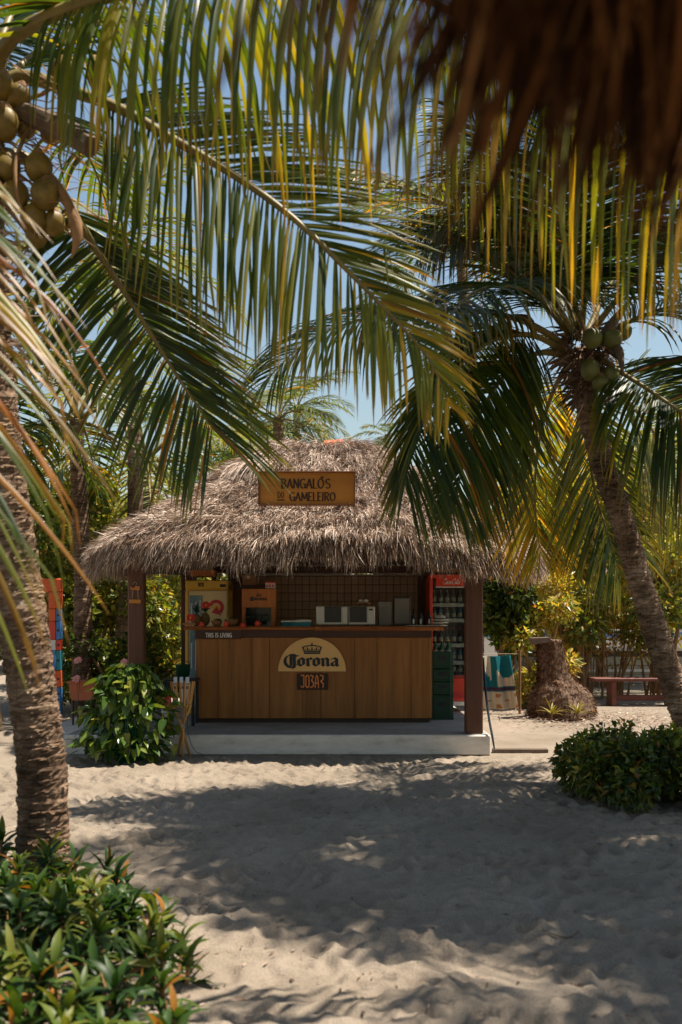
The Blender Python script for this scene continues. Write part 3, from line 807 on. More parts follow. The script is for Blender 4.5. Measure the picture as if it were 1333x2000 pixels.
def strands(B, d, L, wd, sag, seed, tone, nseg=3, curl=.25):
    g_ = np.random.default_rng(seed); n = len(B)
    w = nrm(np.cross(d, g_.normal(0, 1, (n, 3)))); q = B.copy(); V = np.zeros((n, nseg + 1, 2, 3)); C = np.zeros((n, nseg + 1, 2, 3))
    bend = g_.normal(0, curl, (n, 3))
    for k in range(nseg + 1):
        f = k / nseg; hw = (wd / 2 * np.interp(f, [0, .3, 1], [.8, 1, .15]))[:, None]
        V[:, k, 0] = q + w * hw; V[:, k, 1] = q - w * hw
        C[:, k, :, 0] = tone[:, None]
        q = q + d * (L / nseg)[:, None]
        d = nrm(d + bend / nseg + np.array([0, 0, -1.0]) * (sag / nseg)[:, None])
    b = []
    for k in range(nseg): b.append((k * 2, k * 2 + 1, k * 2 + 3, k * 2 + 2))
    fa = (np.array(b)[None] + (np.arange(n) * (nseg + 1) * 2)[:, None, None]).reshape(-1, 4)
    return V.reshape(-1, 3), fa, C.reshape(-1, 3)

def roof_strands(n, seed, front=True):
    g_ = np.random.default_rng(seed)
    phi = g_.uniform(-math.pi, math.pi, n)
    if front: phi = -math.pi / 2 + (g_.random(n) - .5) * math.pi * 1.3
    s = np.sqrt(g_.uniform(.0, 1.0, n))
    s = np.clip(s, .015, 1)
    p0 = roof_pt(phi, s); p1 = roof_pt(phi, np.minimum(s + .02, 1.02)); p1[:, 2] -= np.where(s > .98, .02, 0)
    slope = nrm(p1 - p0); nv = nrm(np.cross(slope, np.cross(np.array([0, 0, 1.0]), slope)))
    nv = np.where(nv[:, 2:] < 0, -nv, nv)
    d = nrm(slope + g_.normal(0, .31, (n, 3)) + nv * g_.uniform(-.02, .18, n)[:, None])
    clump = np.sin(phi * 31 + 4 * np.sin(s * 14)) * .5 + np.sin(phi * 67 + s * 41) * .5
    patch = vnoise(phi * 5 + 40, s * 6 + 3, 41) + .6 * vnoise(phi * 14 + 90, s * 16, 42) - .8
    course = (s * 4.2 + .35 * vnoise(phi * 6 + 40, s * 0 + 2, 43)) % 1.0
    tone = np.clip(g_.normal(.57, .29, n) + .10 * clump + .42 * patch - .22 * (g_.random(n) < .18), 0, 1)
    B = p0 + nv * (g_.uniform(-.03, .035, n) + .028 * clump + .05 * course + .05 * patch - .02)[:, None]
    return strands(B, d, g_.uniform(.07, .20, n), g_.uniform(.0035, .0095, n), g_.uniform(.1, .8, n), seed, tone)

def eave_strands(n, seed, lo, hi, inner, front=True, tone0=.55):
    g_ = np.random.default_rng(seed)
    phi = (-math.pi / 2 + (g_.random(n) - .5) * math.pi * 1.35) if front else g_.uniform(0.05, math.pi - .05, n)
    s = 1.0 - g_.random(n) * inner
    p0 = roof_pt(phi, s); out = nrm(p0 - np.array([HX, HY, 0]) * np.array([1, 1, 0]) - p0 * np.array([0, 0, 1]))
    tuft = .5 + .5 * np.sin(phi * 23 + 1.3 * np.sin(phi * 9)) * np.sin(phi * 51 + 2)
    L = g_.uniform(lo, hi, n) * (.72 + .45 * tuft)
    d = nrm(out * g_.uniform(.15, .75, n)[:, None] + np.array([0, 0, -1.0]) + g_.normal(0, .16, (n, 3)))
    p0[:, 2] += g_.uniform(-.16, .02, n)
    tone = np.clip(g_.normal(tone0, .28, n) - .25 * (g_.random(n) < .2), 0, 1)
    return strands(p0, d, L, g_.uniform(.004, .010, n), g_.uniform(.3, 1.3, n), seed, tone, 4, .3)

def join_parts(*parts):
    V, Fa, C, n = [], [], [], 0
    for v, f, c in parts: V.append(v); Fa.append(f + n); C.append(c); n += len(v)
    return np.concatenate(V), Fa, np.concatenate(C)
V_, F_, C_ = join_parts(roof_strands(95000, 21), roof_strands(9000, 22, False),
                        eave_strands(36000, 23, .13, .29, .07), eave_strands(5000, 24, .12, .3, .07, False, .45),
                        eave_strands(12000, 25, .12, .25, .16, True, .35))
place('thatch', V_, F_, MAT['thatch'], hut, C_, kind='stuff')
# bleached dead frond draped over the hip left of the sign
g_ = np.random.default_rng(31); n = 900
u = g_.random(n); p0 = np.stack([-1.10 + .30 * u + g_.normal(0, .03, n), np.full(n, 11.52) + g_.normal(0, .06, n), 3.21 + .06 * np.sin(u * 2.6) + g_.normal(0, .015, n)], 1)
d = nrm(np.stack([-.75 + .5 * u + g_.normal(0, .15, n), np.full(n, -.55), -.35 + g_.normal(0, .15, n)], 1))
V_, F_, C_ = strands(p0, d, g_.uniform(.22, .5, n), g_.uniform(.007, .016, n), g_.uniform(1.2, 2.6, n), 32, np.clip(g_.normal(.86, .12, n), 0, 1), 5, .25)
place('dead_frond', V_, F_, MAT['thatch'], hut, C_, kind='stuff')
for k in range(3, 7):                                                       # red ridge tiles peeping out of the thatch
    mb = MB(); x = -0.50 + k * .115; z = 3.655 - abs(k - 4) * .010 - max(0, k - 4) * .02 - max(0, 3 - k) * .03
    a = np.linspace(0, math.pi, 9)
    o_ = [(x + .07, HY + .05 + .14 * math.cos(t), z - .06 + .09 * math.sin(t)) for t in a]
    i_ = [(x - .055, HY + .05 + .13 * math.cos(t), z - .06 + .075 * math.sin(t)) for t in a]
    V = np.array(o_ + i_); V2 = V - np.array([0, 0, .018])
    fs = [(q, q + 1, 9 + q + 1, 9 + q) for q in range(8)]
    mb.add(np.concatenate([V, V2]), fs + [tuple(18 + i for i in f[::-1]) for f in fs] + [(q + 1, q, 18 + q, 19 + q) for q in range(8)] + [(9 + q, 10 + q, 28 + q, 27 + q) for q in range(8)])
    mb.build('ridge_tile', MAT['roof_tile'], hut)
# timbers under the roof
for (c, sz) in (((-.39, 10.79, 2.27), (4.1, .12, .14)), ((-.39, 14.35, 2.27), (4.1, .12, .14)), ((-2.21, 12.6, 2.27), (.12, 3.4, .14)), ((1.45, 12.6, 2.27), (.12, 3.4, .14))):
    mb = MB(); mb.box(c, sz, bev=.008); mb.build('beam', MAT['darkwood'], hut)
for k in range(9):
    x = -2.2 + k * .46
    mb = MB(); mb.tube([(x, 10.3, 2.30), (HX + (x - HX) * .12, HY - .1, 3.38)], .03, 7); mb.build('rafter', MAT['darkwood'], hut)
# tiled back wall with a corrugated sheet along its top, and two stout pillars
WY = 14.0
wall = MB(); wall.box((-.16, WY + .09, 1.125), (2.76, .16, 1.83)); wall = wall.build('back_wall', MAT['grout'], hut)
tw, th = .0985, .1165; tile = None
for r_ in range(8):
    for c_ in range(28):
        if tile is None:
            mb = MB(); mb.box((0, 0, 0), (tw - .006, .012, th - .006), bev=.003)
            me = raw_mesh('tile', mb.v[0], mb.f); me.materials.append(MAT['wall_tile']); tile = me
        o = link('tile', tile, None, wall)
        o.location = (-1.53 + tw * (c_ + .5) - HX, WY + R.uniform(0, .002) - HY, 2.035 - th * (r_ + .5))
mb = MB(); mb.box((-.16, WY + .05, 2.052), (2.76, .26, .018)); mb.build('wall_coping', MAT['block'], hut)
for x0, x1 in ((446, 476), (818, 840)):
    a, b = P(x0, 0, 13.7)[0], P(x1, 0, 13.7)[0]
    mb = MB(); mb.box(((a + b) / 2, 13.8, 1.2), (b - a, .2, 1.98), bev=.01); mb.build('pillar', MAT['post'], hut)
V = []; nx = 220
for k in range(nx):
    x = -1.75 + k * (3.1 / (nx - 1)); z = .016 * math.sin(k * 2 * math.pi / 6.3)
    V += [(x, 13.3, 2.165 + z), (x, 14.3, 2.23 + z)]
V = np.array(V); V = np.concatenate([V, V - np.array([0, 0, .004])]); i = np.arange(nx - 1) * 2
place('corrugated_sheet', V, [np.stack([i, i + 2, i + 3, i + 1], 1), np.stack([i, i + 1, i + 3, i + 2], 1) + 2 * nx], MAT['steel'], hut)
mb = MB(); mb.box((-.2, 13.55, 2.11), (3.1, .08, .09)); mb.build('beam', MAT['darkwood'], hut)
# ---------------------------------------------------------------- the bar counter
CY = 11.80
def X(px, Y): return (px - 666.5) / F * Y
def Z(py, Y): return EYE + (HZ - py) / F * Y
cl, cr = X(385, CY), X(842, CY)
counter = thing('bar_counter', 'wood panelled bar counter with a thick live edge top facing the sand', 'bar counter', ((cl + cr) / 2, CY + .3, .216))
mb = MB(); mb.box(((cl + cr) / 2, CY + .33, .70), (cr - cl - .02, .56, .94)); mb.build('carcass', MAT['darkwood'], counter)
mb = MB(); mb.box(((cl + cr) / 2, CY + .06, .252), (cr - cl - .03, .05, .072)); mb.build('plinth', MAT['ink_brown'], counter)
zt, zb = Z(1245, CY), Z(1403, CY)
edges = [0, .09, .235, .31, .45, .53, .675, .77, .915, 1.0]
for a, b in zip(edges[:-1], edges[1:]):
    xa, xb = cl + (cr - cl) * a, cl + (cr - cl) * b
    mb = MB(); mb.box(((xa + xb) / 2, CY + .012 + R.uniform(-.001, .001), (zt + zb) / 2), (xb - xa - .0032, .022, zt - zb), bev=.003)
    mb.build('plank', MAT['plank'], counter)
for x in (cl - .006, cr + .008):
    mb = MB(); mb.box((x, CY + .31, (zt + zb) / 2), (.014, .58, zt - zb)); mb.build('side_panel', MAT['plank'], counter)
mb = MB(); mb.box(((cl + cr) / 2, CY - .004, Z(1237.5, CY)), (cr - cl + .02, .05, .088), bev=.004); mb.build('apron', MAT['darkwood'], counter)
def live_slab(x0, x1, y0, y1, z0, z1, seed):
    g_ = np.random.default_rng(seed); n = 40
    xs = np.linspace(x0, x1, n); wob = np.cumsum(g_.normal(0, .006, n)); wob -= np.linspace(wob[0], wob[-1], n)
    w2 = g_.normal(0, .003, n)
    V = []
    for k in range(n):
        f = y0 - .01 + wob[k]
        V += [(xs[k], f + .028, z0), (xs[k], f + w2[k], z0 + .022), (xs[k], f + .006, z1 - .012), (xs[k], f + .02, z1), (xs[k], y1, z1), (xs[k], y1, z0)]
    fs = [(k * 6 + j, k * 6 + (j + 1) % 6, k * 6 + 6 + (j + 1) % 6, k * 6 + 6 + j) for k in range(n - 1) for j in range(6)]
    fs += [tuple(range(6)), tuple((n - 1) * 6 + j for j in range(6))[::-1]]
    mb = MB(); mb.add(V, [f[::-1] for f in fs]); return mb
CT = Z(1223, CY - .06)
live_slab(X(359, CY - .06), X(613.5, CY - .06), CY - .07, CY + .66, CT - .045, CT - .004, 1).build('counter_top', MAT['slab'], counter)
live_slab(X(614, CY - .06), X(868, CY - .06), CY - .08, CY + .66, CT - .052, CT, 2).build('counter_top', MAT['slab'], counter)

# signs on the counter front
sY = CY - .004 - .025
s_ = thing('slogan_sign', 'dark wooden strip with white capital letters at the left end of the bar counter', 'sign', (X(425, sY), sY - .01, Z(1248, sY)))
mb = MB(); mb.box((X(427, sY), sY - .008, Z(1239, sY)), (X(472, sY) - X(382, sY), .012, .105), bev=.002); mb.build('board', MAT['darkwood'], s_)
mb = MB(); letters(mb, 'THIS IS LIVING', CAPS, X(428, sY), Z(1240.5, sY), sY - .0145, .047, nib_shape(.20, .20), .80, .16, depth=.003); mb.build('lettering', MAT['white'], s_)

hy = CY - .002
s_ = thing('half_round_sign', 'pale half round wooden sign with a dark crown and blackletter name on the bar front', 'sign', (X(610, hy), hy - .03, Z(1311, hy)))
rx = (X(676, hy) - X(544, hy)) / 2; rz = Z(1245, hy) - Z(1311, hy)
mb = MB(); mb.prism([(X(610, hy) + rx * math.cos(t), Z(1311, hy) + rz * math.sin(t)) for t in np.linspace(0, math.pi, 40)], hy - .034, hy - .002); mb.build('board', MAT['pale_ply'], s_)
mb = MB(); letters(mb, 'Corona', BLACKLETTER, X(609.5, hy), Z(1292.5, hy), hy - .034, .093, nib_shape(.27, .07, math.radians(38), square=True), 1.50, .06, depth=.006); mb.build('lettering', MAT['ink'], s_)
mb = MB(); crown_emblem(mb, X(610, hy), Z(1277, hy), .225, .125, hy - .034, .006); mb.build('crown', MAT['ink'], s_)

s_ = thing('carved_sign', 'small square dark sign with tall angular orange letters below the half round sign', 'sign', (X(610, hy), hy - .02, Z(1347, hy)))
mb = MB(); mb.box((X(611, hy), hy - .013, Z(1331, hy)), (X(641, hy) - X(581, hy), .024, .19), bev=.003); mb.build('board', MAT['ink_brown'], s_)
ANG = {'J': (.44, [[(.05, 1), (.36, 1), (.36, .1), (.22, 0), (.04, .1)]]), 'O': (.46, [[(.06, .1), (.06, .9), (.22, 1), (.4, .9), (.4, .1), (.22, 0), (.06, .1)]]),
       'B': (.42, [[(.04, 1), (.34, .92), (.14, .56)], [(.14, .56), (.36, .42), (.34, .12), (.04, 0)]]), 'A': (.46, [[(.04, 0), (.12, .8), (.22, 1), (.34, .8), (.42, 0)], [(.1, .36), (.36, .36)]]),
       'R': (.46, [[(.08, 1), (.38, .94), (.36, .66), (.12, .52)], [(.12, .52), (.40, .30), (.36, 0)]])}
mb = MB(); letters(mb, 'JOBAR', ANG, X(610.5, hy), Z(1330.5, hy), hy - .026, .145, nib_shape(.12, .11), .74, .08, depth=.004); mb.build('lettering', MAT['glow_orange'], s_)

# the name board on the roof
nY = 10.50
nb = thing('name_board', 'wide orange wooden name board with dark hand lettering set in the roof thatch', 'sign', (X(599, nY), nY, Z(988, nY)))
x0, x1, z0, z1 = X(506, nY), X(693, nY), Z(986, nY), Z(922, nY)
mb = MB(); mb.box(((x0 + x1) / 2, nY + .02, (z0 + z1) / 2), (x1 - x0 - .012, .03, z1 - z0 - .012)); mb.build('board', MAT['sign'], nb)
for c, sz in ((((x0 + x1) / 2, nY + .01, z1), (x1 - x0 + .012, .07, .014)), (((x0 + x1) / 2, nY + .01, z0), (x1 - x0 + .012, .07, .014)),
              ((x0, nY + .01, (z0 + z1) / 2), (.014, .068, z1 - z0 - .015)), ((x1, nY + .01, (z0 + z1) / 2), (.014, .068, z1 - z0 - .015))):
    mb = MB(); mb.box(c, sz, bev=.002); mb.build('frame', MAT['sign_edge'], nb)
nibB = nib_shape(.18, .075, 0.25)
mb = MB(); letters(mb, 'BANGALO^S', CAPS, X(597.5, nY), Z(944.5, nY), nY + .005, .098, nibB, .93, .115, depth=.004)
letters(mb, 'GAMELEIRO', CAPS, X(611, nY), Z(970, nY), nY + .005, .088, nibB, .93, .115, depth=.004)
letters(mb, 'DO', CAPS, X(549, nY), Z(966.5, nY), nY + .005, .058, nib_shape(.16, .12, .2), .80, .14, depth=.004)
mb.box((X(549, nY), nY + .004, Z(976.5, nY)), (.078, .006, .012))
mb.build('lettering', MAT['ink_brown'], nb)
for sx in (-.4, .4):
    mb = MB(); mb.tube([((x0 + x1) / 2 + sx, nY + .04, z0 + .15), ((x0 + x1) / 2 + sx, nY + .75, z0 + .10)], .02, 6); mb.build('bracket', MAT['darkwood'], nb)

# small carved plaque hanging on the left post
pY = 10.695
pl = thing('hanging_plaque', 'small carved wooden plaque with a cord and lower bar hanging on the left post', 'plaque', (X(264, pY), pY, Z(1180, pY)))
mb = MB(); mb.prism([(X(a, pY), Z(b, pY)) for a, b in ((255, 1145), (262, 1149), (266, 1144), (274, 1146), (273, 1153), (256, 1152))], pY - .012, pY + .004); mb.build('top_piece', MAT['crate_wood'], pl)
mb = MB(); mb.tube([(X(264.5, pY) + .016 * math.cos(t), pY - .004, Z(1140, pY) + .018 * math.sin(t)) for t in np.linspace(-.5, 3.6, 9)], .003, 5); mb.build('hook', MAT['rope'], pl)
for a, b in ((260.5, 259), (269.5, 271)):
    mb = MB(); mb.tube([(X(a, pY), pY - .006, Z(1152, pY)), (X(b, pY), pY - .006, Z(1169, pY))], .0028, 5); mb.build('cord', MAT['rope'], pl)
mb = MB(); mb.box((X(264.5, pY), pY - .006, Z(1174.5, pY)), (.125, .014, .042), bev=.003); mb.build('lower_bar', MAT['sign'], pl)

# ---------------------------------------------------------------- fridges
fY = 12.75
fr = thing('beer_fridge', 'cream and yellow upright fridge with a curved red arrow behind the left counter end', 'fridge', (X(404, fY), fY + .3, .216))
x0, x1, zT = X(362.5, fY), X(445, fY), Z(1133, fY); zH = Z(1151, fY)
mb = MB(); mb.box(((x0 + x1) / 2, fY + .32, (zT + .216) / 2), (x1 - x0, .56, zT - .216), bev=.012); mb.build('body', MAT['yellow'], fr)
mb = MB(); mb.box(((x0 + x1) / 2, fY + .025, (zT + zH) / 2), (x1 - x0 - .004, .06, zT - zH - .012), bev=.008); hd = mb.build('header', MAT['yellow'], fr)
mb = MB(); letters(mb, 'SKOL', CAPS, X(393, fY), Z(1141.8, fY), fY - .005, .045, nib_shape(.2, .16), .75, .06, slant=.1); mb.build('lettering', MAT['ink_brown'], hd)
mb = MB(); mb.box((X(436, fY), fY - .006, Z(1144, fY)), (.075, .006, .038)); mb.build('display', MAT['black'], hd)
mb = MB(); mb.box(((x0 + x1) / 2 + .01, fY + .02, (zH + .30) / 2), (x1 - x0 - .03, .055, zH - .33), bev=.01); dr_ = mb.build('door', MAT['cream'], fr)
mb = MB(); mb.box((x0 + .022, fY - .012, (zH + .32) / 2), (.038, .02, zH - .36), bev=.005); mb.build('trim', MAT['yellow'], fr)
for (a, b, c, d_) in ((371, 396, 1163, 1213), (371, 396, 1226, 1330)):
    mb = MB(); mb.box(((X(a, fY) + X(b, fY)) / 2, fY - .010, (Z(c, fY) + Z(d_, fY)) / 2), (X(b, fY) - X(a, fY), .012, Z(c, fY) - Z(d_, fY)), bev=.003)
    w_ = mb.build('window', MAT['pane'], dr_)
    g_ = np.random.default_rng(3)
    for q in range(5):
        mb = MB(); xx = X(a + 4 + q * 4.2, fY); mb.box((xx, fY - .018, (Z(c, fY) + Z(d_, fY)) / 2 + g_.uniform(-.02, .05)), (.018, .006, (Z(c, fY) - Z(d_, fY)) * g_.uniform(.4, .75)))
        mb.build('bottle_print', MAT['bottle_blue'] if q % 2 else MAT['offwhite'], w_)
ax, azz = X(423, fY), Z(1186.5, fY); q = [(ax + .098 * math.cos(t), azz + .10 * math.sin(t)) for t in np.linspace(math.radians(165), math.radians(-50), 22)]
qi = [(ax + .055 * math.cos(t), azz + .056 * math.sin(t)) for t in np.linspace(math.radians(-50), math.radians(165), 22)]
mb = MB()
for k in range(21): mb.prism([q[k], q[k + 1], qi[20 - k], qi[21 - k]], fY - .0115 - k * 1e-5, fY - .006)
mb.prism([(X(413.5, fY), Z(1196.5, fY)), (X(424, fY), Z(1184, fY)), (X(432, fY), Z(1202, fY))], fY - .0122, fY - .006)
mb.build('arrow', MAT['crimson'], dr_)
mb = MB(); mb.prism([(ax + .05 * math.cos(t), azz - .01 + .05 * math.sin(t)) for t in np.linspace(0, 2 * math.pi, 20)[:-1]], fY - .0095, fY - .006); mb.build('yellow_spot', MAT['yellow'], dr_)
mb = MB(); mb.box((x1 - .02, fY - .03, 1.25), (.018, .03, .38), bev=.006); mb.build('handle', MAT['black'], dr_)

kY = 13.1
ck = thing('drinks_cooler', 'tall red glass door drinks cooler with white script header behind the right post', 'drinks cooler', (X(882, kY), kY + .3, .216))
x0, x1, zT = X(839, kY), X(926, kY), Z(1122, kY); kb = Z(1324, kY)
for c, sz, nm, mm in (((x0 + .012, kY + .33, 1.13), (.024, .58, 1.74), 'side_panel', 'red'), ((x1 - .012, kY + .33, 1.13), (.024, .58, 1.74), 'side_panel', 'red'),
                      (((x0 + x1) / 2, kY + .61, 1.13), (x1 - x0 - .05, .02, 1.74), 'back_panel', 'offwhite'), (((x0 + x1) / 2, kY + .33, zT - .02), (x1 - x0 - .05, .57, .04), 'top_panel', 'red')):
    mb = MB(); mb.box(c, sz, bev=.004); mb.build(nm, MAT[mm], ck)
for (c, sz) in (((x0 + .02, kY - .002, (zT + kb) / 2), (.042, .05, zT - kb)), ((x1 - .02, kY - .002, (zT + kb) / 2), (.042, .05, zT - kb)),
                (((x0 + x1) / 2, kY - .002, zT - .024), (x1 - x0 - .085, .05, .048)), (((x0 + x1) / 2, kY - .002, kb + .015), (x1 - x0 - .085, .05, .03))):
    mb = MB(); mb.box(c, sz, bev=.006); mb.build('door_frame', MAT['red'], ck)
hz0, hz1 = Z(1145, kY), Z(1128, kY)
mb = MB(); mb.box(((x0 + x1) / 2 + .02, kY + .0, (hz0 + hz1) / 2), (x1 - x0 - .13, .03, hz1 - hz0), bev=.004); hd = mb.build('header', MAT['red'], ck)
mb = MB(); letters(mb, 'Coca-Cola', SCRIPT, X(881, kY), Z(1136.5, kY) + .004, kY - .015, .066, nib_shape(.13, .085, .5), .92, -.02, slant=.28, depth=.003); mb.build('lettering', MAT['white'], hd)
mb = MB(); mb.box(((x0 + x1) / 2 + .02, kY - .004, hz0 - .010), (x1 - x0 - .12, .03, .014), bev=.003); mb.build('header_edge', MAT['white'], hd)
mb = MB(); mb.box(((x0 + x1) / 2, kY + .012, (kb + hz0) / 2), (x1 - x0 - .085, .006, hz0 - kb - .05)); mb.build('door_glass', MAT['glass'], ck)
shelf_z = [Z(y, kY + .1) for y in (1181, 1211, 1259.5, 1293.5)] + [kb + .05]
for z in shelf_z[:4]:
    mb = MB(); mb.box(((x0 + x1) / 2, kY + .30, z), (x1 - x0 - .06, .5, .012)); sh = mb.build('shelf', MAT['offwhite'], ck)
    mb = MB(); mb.box(((x0 + x1) / 2, kY + .045, z - .004), (x1 - x0 - .06, .012, .05), bev=.002); mb.build('price_rail', MAT['offwhite'], sh)
mb = MB(); mb.box(((x0 + x1) / 2, kY + .30, kb + .03), (x1 - x0 - .06, .5, .02)); mb.build('shelf', MAT['offwhite'], ck)
mb = MB(); mb.box(((x0 + x1) / 2, kY + .01, (kb + .36) / 2 - .004), (x1 - x0, .04, kb - .37), bev=.006); bp = mb.build('base_panel', MAT['red'], ck)
for k in range(6):
    mb = MB(); mb.box(((x0 + x1) / 2, kY - .012, .40 + k * .017), (x1 - x0 - .06, .008, .007)); mb.build('vent_slat', MAT['crimson'], bp)
mb = MB(); mb.box(((x0 + x1) / 2, kY + .01, .327), (x1 - x0, .04, .05), bev=.004); mb.build('kick_strip', MAT['white'], ck)
for sx in (x0 + .05, x1 - .05):
    mb = MB(); mb.lathe((sx, kY + .08, .217), [(.02, 0), (.025, .02), (.02, .085)], 10); mb.build('foot', MAT['black'], ck)
# bottles standing in the cooler: every one a thing of its own
def bottle_proto(nm, m, capm, h, r, neck=.38):
    pr = [(r * .9, 0), (r, .02 * h), (r, h * (1 - neck) * .95), (r * .72, h * (1 - neck * .7)), (r * .36, h * (1 - neck * .45)), (r * .34, h * .95)]
    mb = MB(); mb.lathe((0, 0, 0), pr, 10); me = raw_mesh(nm, mb.v[0], mb.f, smooth=True); me.materials.append(m)
    cb = MB(); cb.lathe((0, 0, 0), [(r * .42, h * .935), (r * .44, h), (r * .3, h * 1.012)], 8); cm = raw_mesh('cap', np.concatenate(cb.v), cb.f); cm.materials.append(capm)
    lb = MB(); lb.lathe((0, 0, 0), [(r * 1.03, h * .18), (r * 1.03, h * .46)], 10); lm = raw_mesh('label', np.concatenate(lb.v), lb.f); lm.materials.append(MAT['offwhite'])
    return me, cm, lm
BOT = {'amber glass': bottle_proto('bottle', MAT['bottle_dark'], MAT['crimson'], .235, .031), 'green glass': bottle_proto('bottle', MAT['bottle_green'], MAT['yellow'], .235, .031),
       'blue labelled plastic': bottle_proto('bottle', MAT['bottle_blue'], MAT['blue'], .21, .032), 'clear plastic': bottle_proto('bottle', MAT['bottle_clear'], MAT['white'], .20, .034),
       'red labelled dark': bottle_proto('bottle', MAT['black'], MAT['red'], .24, .034)}
nth = ['first', 'second', 'third', 'fourth', 'fifth', 'sixth']
ordn = ['top', 'second', 'third', 'fourth', 'bottom']
def bottle(kind, loc, label, group, s=1.0):
    me, cm, lm = BOT[kind]
    o = link('bottle', me, None, None, loc); o.scale = (s, s, s); tagp(o, label, 'bottle', group)
    for q, nm in ((cm, 'cap'), (lm, 'label')): link(nm, q, None, o)
rows = [('clear plastic', 'clear plastic', 'clear plastic'), ('clear plastic', 'blue labelled plastic', 'clear plastic'), ('red labelled dark', 'amber glass', 'green glass'), ('blue labelled plastic', 'blue labelled plastic', 'clear plastic'), ('amber glass', 'clear plastic', 'amber glass')]
for si, z in enumerate(shelf_z):
    for k in range(6):
        kind = rows[si][k % 3]
        bottle(kind, (x0 + .075 + k * .086, kY + .12 + R.uniform(-.01, .02), (z + .007) if si < 4 else kb + .041),
               f'{kind} bottle, {nth[k]} from left on {ordn[si]} shelf of red cooler', f'bottles on the {ordn[si]} cooler shelf', .92)

# green bottle crates piled at the counter end
gY = 12.15
cx = (X(843, gY) + X(887, gY)) / 2; cw = X(887, gY) - X(845, gY)
def crate(z, h, label, n):
    t = thing('bottle_crate', label, 'crate', (cx, gY + .16, z), 'green crates piled beside the counter')
    for c, sz, nm in (((cx, gY + .005, z + h / 2), (cw, .012, h), 'front_panel'), ((cx, gY + .315, z + h / 2), (cw, .012, h), 'back_panel'),
                      ((cx - cw / 2 + .006, gY + .16, z + h / 2), (.012, .296, h), 'side_panel'), ((cx + cw / 2 - .006, gY + .16, z + h / 2), (.012, .296, h), 'side_panel'), ((cx, gY + .16, z + .006), (cw - .026, .296, .012), 'bottom')):
        mb = MB(); mb.box(c, sz, bev=.003); mb.build(nm, MAT['green'], t)
    for zz in (z + .014, z + h - .014):
        mb = MB(); mb.box((cx, gY - .006, zz), (cw + .012, .012, .022), bev=.003); mb.build('rim', MAT['green'], t)
    mb = MB(); mb.box((cx, gY - .002, z + h * .62), (.11, .010, min(.05, h * .25)), bev=.004); mb.build('slot_shade_block', MAT['ink'], t)  # dark block stands in for the shade inside an open grip
    for q in (-.1, .1):
        mb = MB(); mb.box((cx + q, gY - .004, z + h / 2), (.012, .012, h - .06)); mb.build('rib', MAT['green'], t)
    return t
z = .217
for k, (h, lb) in enumerate(((.30, 'dark green bottle crate at the bottom of the pile beside the counter'), (.155, 'dark green crate second from the bottom of the pile beside the counter'),
                             (.155, 'dark green crate in the middle of the pile beside the counter'), (.21, 'dark green crate with tall sides near the top of the pile by the counter'))):
    crate(z, h, lb, k); z += h + .004
for k in range(3):
    bottle('green glass', (cx - .08 + k * .08, gY + .1, z - .1), f'{nth[k]} green glass bottle from the left poking out of the topmost green crate', 'bottles in the top green crate')
br = thing('wire_rack', 'thin green wire rack standing in front of the green crates', 'rack', (cx + .08, gY - .06, .217))
for xx in (cx + .085, cx + .102):
    mb = MB(); mb.tube([(xx, gY - .06, .217), (xx, gY - .06, 1.14)], .004, 6); mb.build('upright', MAT['green'], br)
for zz in (.5, .83, 1.12):
    mb = MB(); mb.tube([(cx - .12, gY - .06, zz), (cx + .102, gY - .06, zz)], .004, 6); mb.build('crossbar', MAT['green'], br)
tY = 12.5
tb = thing('red_tub', 'red plastic tub with a flared rim standing behind the green crates', 'tub', (X(872, tY), tY, .217))
mb = MB(); q = [(X(a, tY), Z(b, tY)) for a, b in ((856, 1327), (912, 1327), (905, 1347), (862, 1347))]
mb.prism(q, tY, tY + .22); mb.build('body', MAT['red'], tb)
mb = MB(); mb.box((X(884, tY), tY + .11, Z(1326, tY)), (.38, .26, .025), bev=.008); mb.build('rim', MAT['red'], tb)
mb = MB(); mb.box((X(868, tY), tY + .11, (Z(1348, tY) + .217) / 2), (.16, .16, Z(1348, tY) - .217)); mb.build('stand', MAT['green'], tb)

# ---------------------------------------------------------------- things on the counter
def on(px, dy=.2): return (X(px, CY + dy), CY + dy, CT - (.004 if px < 613 else 0))
dY = CY + .36
dp = thing('drinks_dispenser', 'orange wooden dispenser box with a dark crown logo and glass front on the counter', 'dispenser', (X(506, dY), dY + .1, CT - .004))
x0, x1, z0, z1 = X(473, dY), X(539, dY), CT - .003, Z(1150, dY)
zg0, zg1 = Z(1208, dY), Z(1186, dY)
mb = MB(); mb.box(((x0 + x1) / 2, dY + .14, (z0 + z1) / 2), (x1 - x0, .22, z1 - z0), bev=.006); mb.build('box', MAT['crate_wood'], dp)
mb = MB(); mb.box(((x0 + x1) / 2, dY + .016, (zg1 + z1) / 2), (x1 - x0, .026, z1 - zg1), bev=.004); fp = mb.build('front_panel', MAT['crate_wood'], dp)
for xx in (x0 + .022, x1 - .03):
    mb = MB(); mb.box((xx, dY + .016, (z0 + zg1) / 2), (.05 if xx > x0 + .1 else .044, .026, zg1 - z0 - .002), bev=.003); mb.build('front_post', MAT['crate_wood'], dp)
mb = MB(); letters(mb, 'Corona', BLACKLETTER, X(505, dY), Z(1170, dY), dY + .003, .030, nib_shape(.27, .08, math.radians(38), square=True), 1.5, .06, depth=.002); crown_emblem(mb, X(506, dY), Z(1165, dY), .07, .04, dY + .003, .002)
mb.build('lettering', MAT['ink'], fp)
mb = MB(); mb.box(((x0 + x1) / 2, dY + .022, (z0 + zg1) / 2), (x1 - x0 - .1, .004, zg1 - z0 - .01)); mb.build('window', MAT['darkglass'], dp)
g_ = np.random.default_rng(8)
